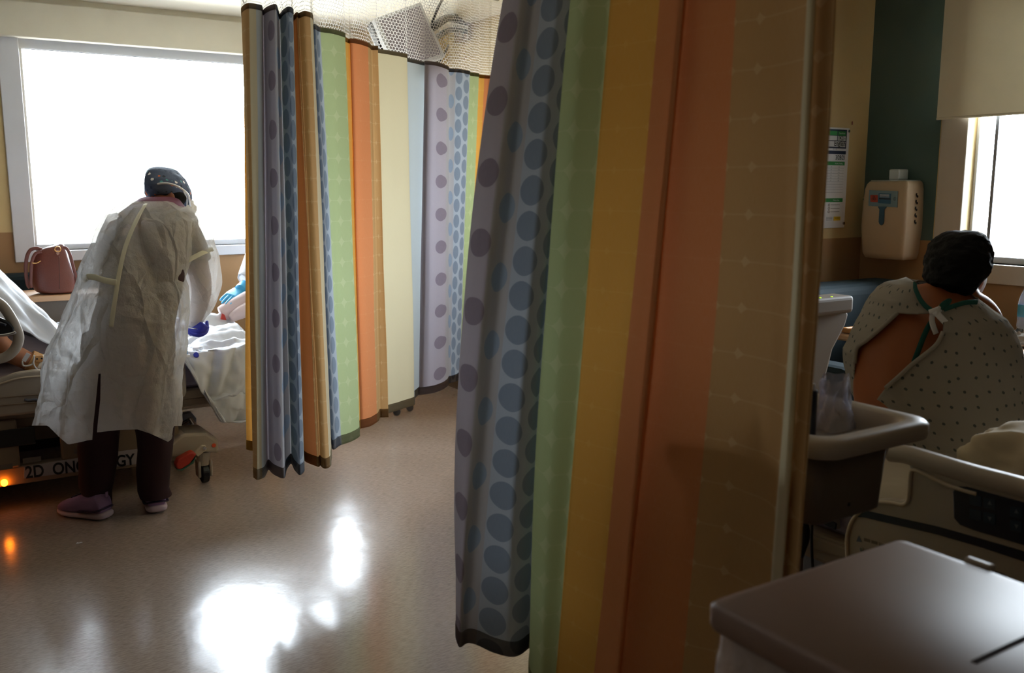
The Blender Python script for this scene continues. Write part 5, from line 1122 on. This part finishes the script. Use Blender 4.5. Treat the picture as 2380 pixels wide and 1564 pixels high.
for v_ in (.030, .955): cyl('screw', (xr_-.010, YC-.018, zt_ - v_*Hb), (xr_-.010, YC-.012, zt_ - v_*Hb), .007, M_CHROME, po)
c_ = PY(1981, 286, YC-.001); stn = ell3('wall_smudge', c_, (.004, .001, .008), mat('reddish_smudge', '#7a3c30', .7), None, amp=.001); setp(stn, 'tiny reddish smudge on the cream wall above the notice board', 'mark')

# ------------------------------------------------------------------ tub on a stand in the foreground, behind the large curtain
tz = .93
td = root('utility_tub', 'grey beige tub with wide pale rim on a stand beside the large curtain', 'tub', (1.25, 1.2, 0))
x0, x1, y0, y1 = 1.31, 1.655, 1.03, 1.36
def rrect(x0, x1, y0, y1, r, z, n=8):
    out = []
    for cx_, cy_, a0 in ((x1-r, y1-r, 0), (x0+r, y1-r, math.pi/2), (x0+r, y0+r, math.pi), (x1-r, y0+r, -math.pi/2)):
        for k in range(n): t_ = a0 + math.pi/2*k/(n-1); out.append(Vector((cx_ + r*math.cos(t_), cy_ + r*math.sin(t_), z)))
    return out
def rr2(o, r, z): return rrect(x0+o, x1-o, y0+o, y1-o, r, z)
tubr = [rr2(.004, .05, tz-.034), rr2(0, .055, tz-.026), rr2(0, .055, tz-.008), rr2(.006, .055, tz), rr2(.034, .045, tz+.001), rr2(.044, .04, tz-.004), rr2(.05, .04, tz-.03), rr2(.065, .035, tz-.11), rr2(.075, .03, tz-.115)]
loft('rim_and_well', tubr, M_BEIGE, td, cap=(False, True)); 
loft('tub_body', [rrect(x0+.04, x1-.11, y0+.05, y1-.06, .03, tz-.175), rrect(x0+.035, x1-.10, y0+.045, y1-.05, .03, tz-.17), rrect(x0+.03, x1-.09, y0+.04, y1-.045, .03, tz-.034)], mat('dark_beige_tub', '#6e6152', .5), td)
box('slot', (1.44, 1.447, y0+.044, y0+.05, tz-.15, tz-.12), M_DARK, td)
cyl('stand_post', (1.40, 1.20, .06), (1.40, 1.20, tz-.17), .022, M_STEEL, td)
for a in range(5):
    t_ = a*1.2566 + .3; e_ = Vector((1.40 + math.cos(t_)*.16, 1.20 + math.sin(t_)*.16, .05)); tube('stand_leg', [(1.40, 1.20, .09), e_], .014, M_BLACK, td); cyl('wheel', (e_.x, e_.y-.01, .024), (e_.x, e_.y+.01, .024), .024, M_BLACK, td)
BG = Vector((1.55, 1.20, tz-.105))
def bagf(u, v):
    a = u*6.2832; c = BG; r = (.058 + .02*math.sin(a*2)) * (1.15 - .5*v) 
    h = v*.17
    return c + Vector((math.cos(a)*r + fold((math.cos(a), math.sin(a), v), 2.2, .03, 4) - .02*v, math.sin(a)*r*.7, h + fold((math.cos(a), math.sin(a), v), 3, .012, 2)))
pb_ = grid('plastic_bag', 60, 30, bagf, see_through('clear_film', (.86, .87, .95), .62, .15, 1.0, 40), None)
setp(pb_, 'crumpled clear plastic bag standing up out of the beige tub', 'bag')
q = PX(1884, 905, 1.42); sp_ = root('spray_cap', 'small dark bottle with white cap at the far corner of the tub', 'bottle', (q.x, q.y, tz-.11))
cyl('bottle_body', (q.x, q.y, tz-.11), (q.x, q.y, q.z), .014, M_NAVY, sp_); cyl('bottle_cap', (q.x, q.y, q.z), (q.x, q.y, q.z+.012), .008, M_WHITE, sp_)

# lidded hamper in the very foreground
lz = .86
hp = root('hamper', 'pinkish beige lidded hamper in the lower right foreground', 'hamper', (1.0, .7, 0))
def hring(o, z, r=.014): return rrect(.80+o, 1.20-o, .33+o, .80-o, r, z)
lid = loft('lid', [hring(.004, lz-.038), hring(0, lz-.03), hring(0, lz-.006), hring(.006, lz)], mat('pinkish_lid', '#826a5d', .5), hp)
box('lid_crease', (.94, 1.19, .522, .529, lz-.0008, lz+.0006), mat('lid_groove', '#2c211b', .95, spec=.05), lid)
box('latch', (1.203, 1.216, .66, .70, lz-.02, lz+.004), M_BEIGE, lid, bevel=.004)
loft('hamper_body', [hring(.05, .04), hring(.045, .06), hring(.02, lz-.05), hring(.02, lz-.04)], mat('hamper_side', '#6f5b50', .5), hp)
def linerf(u, v):
    r_ = hring(.012, lz-.035 - v*.14); k_ = u*(len(r_)); i = int(k_) % len(r_); j = (i+1) % len(r_); p_ = r_[i].lerp(r_[j], k_-int(k_)); c = Vector((1.01, .565, p_.z)); return p_ + (p_-c).normalized()*(.012*v + fold(p_, 12, .010, 3)*(.3+v))
grid('bag_liner', 120, 14, linerf, see_through('liner_film', (.9, .84, .82), .55, .15, .8, 30), hp)
for x_ in (.88, 1.14):
    for y_ in (.40, .73): cyl('wheel', (x_, y_-.01, .022), (x_, y_+.01, .022), .022, M_BLACK, hp)

# ------------------------------------------------------------------ television on its wall arm, IV pole, scrap of paper
tv = root('television', 'small white framed television tilted on a wall arm behind the curtain netting', 'television', PD(960, 70, 4.7))
TL, TR_, BR, BL = PD(870, 42, 4.55), PD(978, 4, 4.75), PD(1036, 131, 4.75), PD(924, 170, 4.55)
ex = (TR_ - TL); ey = (BL - TL); nn = ex.cross(ey).normalized(); nn = nn if nn.dot(FH) > 0 else -nn
def quad(i, off=0.0): 
    c = (TL+TR_+BR+BL)/4; return [p_ + (c-p_).normalized()*i + nn*off for p_ in (TL, TR_, BR, BL)]
prism('frame', quad(0), nn*.035, M_WHITE, tv, bevel=.006); prism('screen', quad(.028, -.0015), nn*.003, mat('grey_screen', '#a8a0a8', .25), tv)  # screen is off; its pale reflection is put into the grey colour
prism('back_case', quad(-.004, .036), nn*.05, M_BLACK, tv, bevel=.008)
side = (TR_-TL).normalized(); mid = (TR_+BR)/2 + nn*.05
wl = Vector((XR-.002, PX(1080, 50, XR).y, PX(1080, 50, XR).z))
tube('arm', [mid - side*.05, mid + side*.06 + UZ*.03, (mid+wl)/2 + UZ*.05, wl], .022, M_BLACK, tv); tube('arm', [mid - side*.02 - UZ*.05, (mid+wl)/2 - UZ*.02, wl - UZ*.06], .016, M_STEEL, tv)
tube('cable', [mid, mid + side*.08 + UZ*.12, (mid+wl)/2 + UZ*.16, wl + UZ*.05], .007, M_BLACK, tv); tube('cable', [mid + side*.03 - UZ*.05, mid + side*.10 - UZ*.14, (mid+wl)/2 - UZ*.10], .005, M_BLACK, tv)
boxes('wall_plate', [(XR-.03, XR-.001, wl.y-.09, wl.y+.09, wl.z-.13, wl.z+.08)], M_CHROME, tv, bevel=.004)
iv = PZ(912, 956, 0.0); ip = root('iv_pole', 'chrome wheeled pole standing behind the pastel striped curtain', 'pole', iv)
cyl('pole', iv + UZ*.08, iv + UZ*1.85, .012, M_CHROME, ip)
for a in range(5):
    t_ = a*1.2566 + math.radians(-28); e_ = iv + Vector((math.cos(t_)*.11, math.sin(t_)*.11, .055)); tube('base_leg', [iv + UZ*.10, e_], .011, M_CHROME, ip); cyl('wheel', (e_.x, e_.y-.009, .022), (e_.x, e_.y+.009, .022), .022, M_STEEL, ip)
for s_ in (-1, 1): tube('hook', [iv + UZ*1.83, iv + UZ*1.88 + Vector((.06*s_, 0, 0)), iv + UZ*1.85 + Vector((.09*s_, 0, 0)), iv + UZ*1.88 + Vector((.11*s_, 0, 0))], .004, M_CHROME, ip)
q = PZ(183, 1262, .002); sc_ = prism('paper_scrap', [q + Vector(v) for v in ((-.012, -.006, 0), (.014, -.004, 0), (.010, .006, 0), (.002, .002, 0), (-.004, .010, 0))], (0, 0, .001), M_WHITE, None); setp(sc_, 'tiny white scrap of paper on the floor below the lilac sneaker', 'paper scrap')
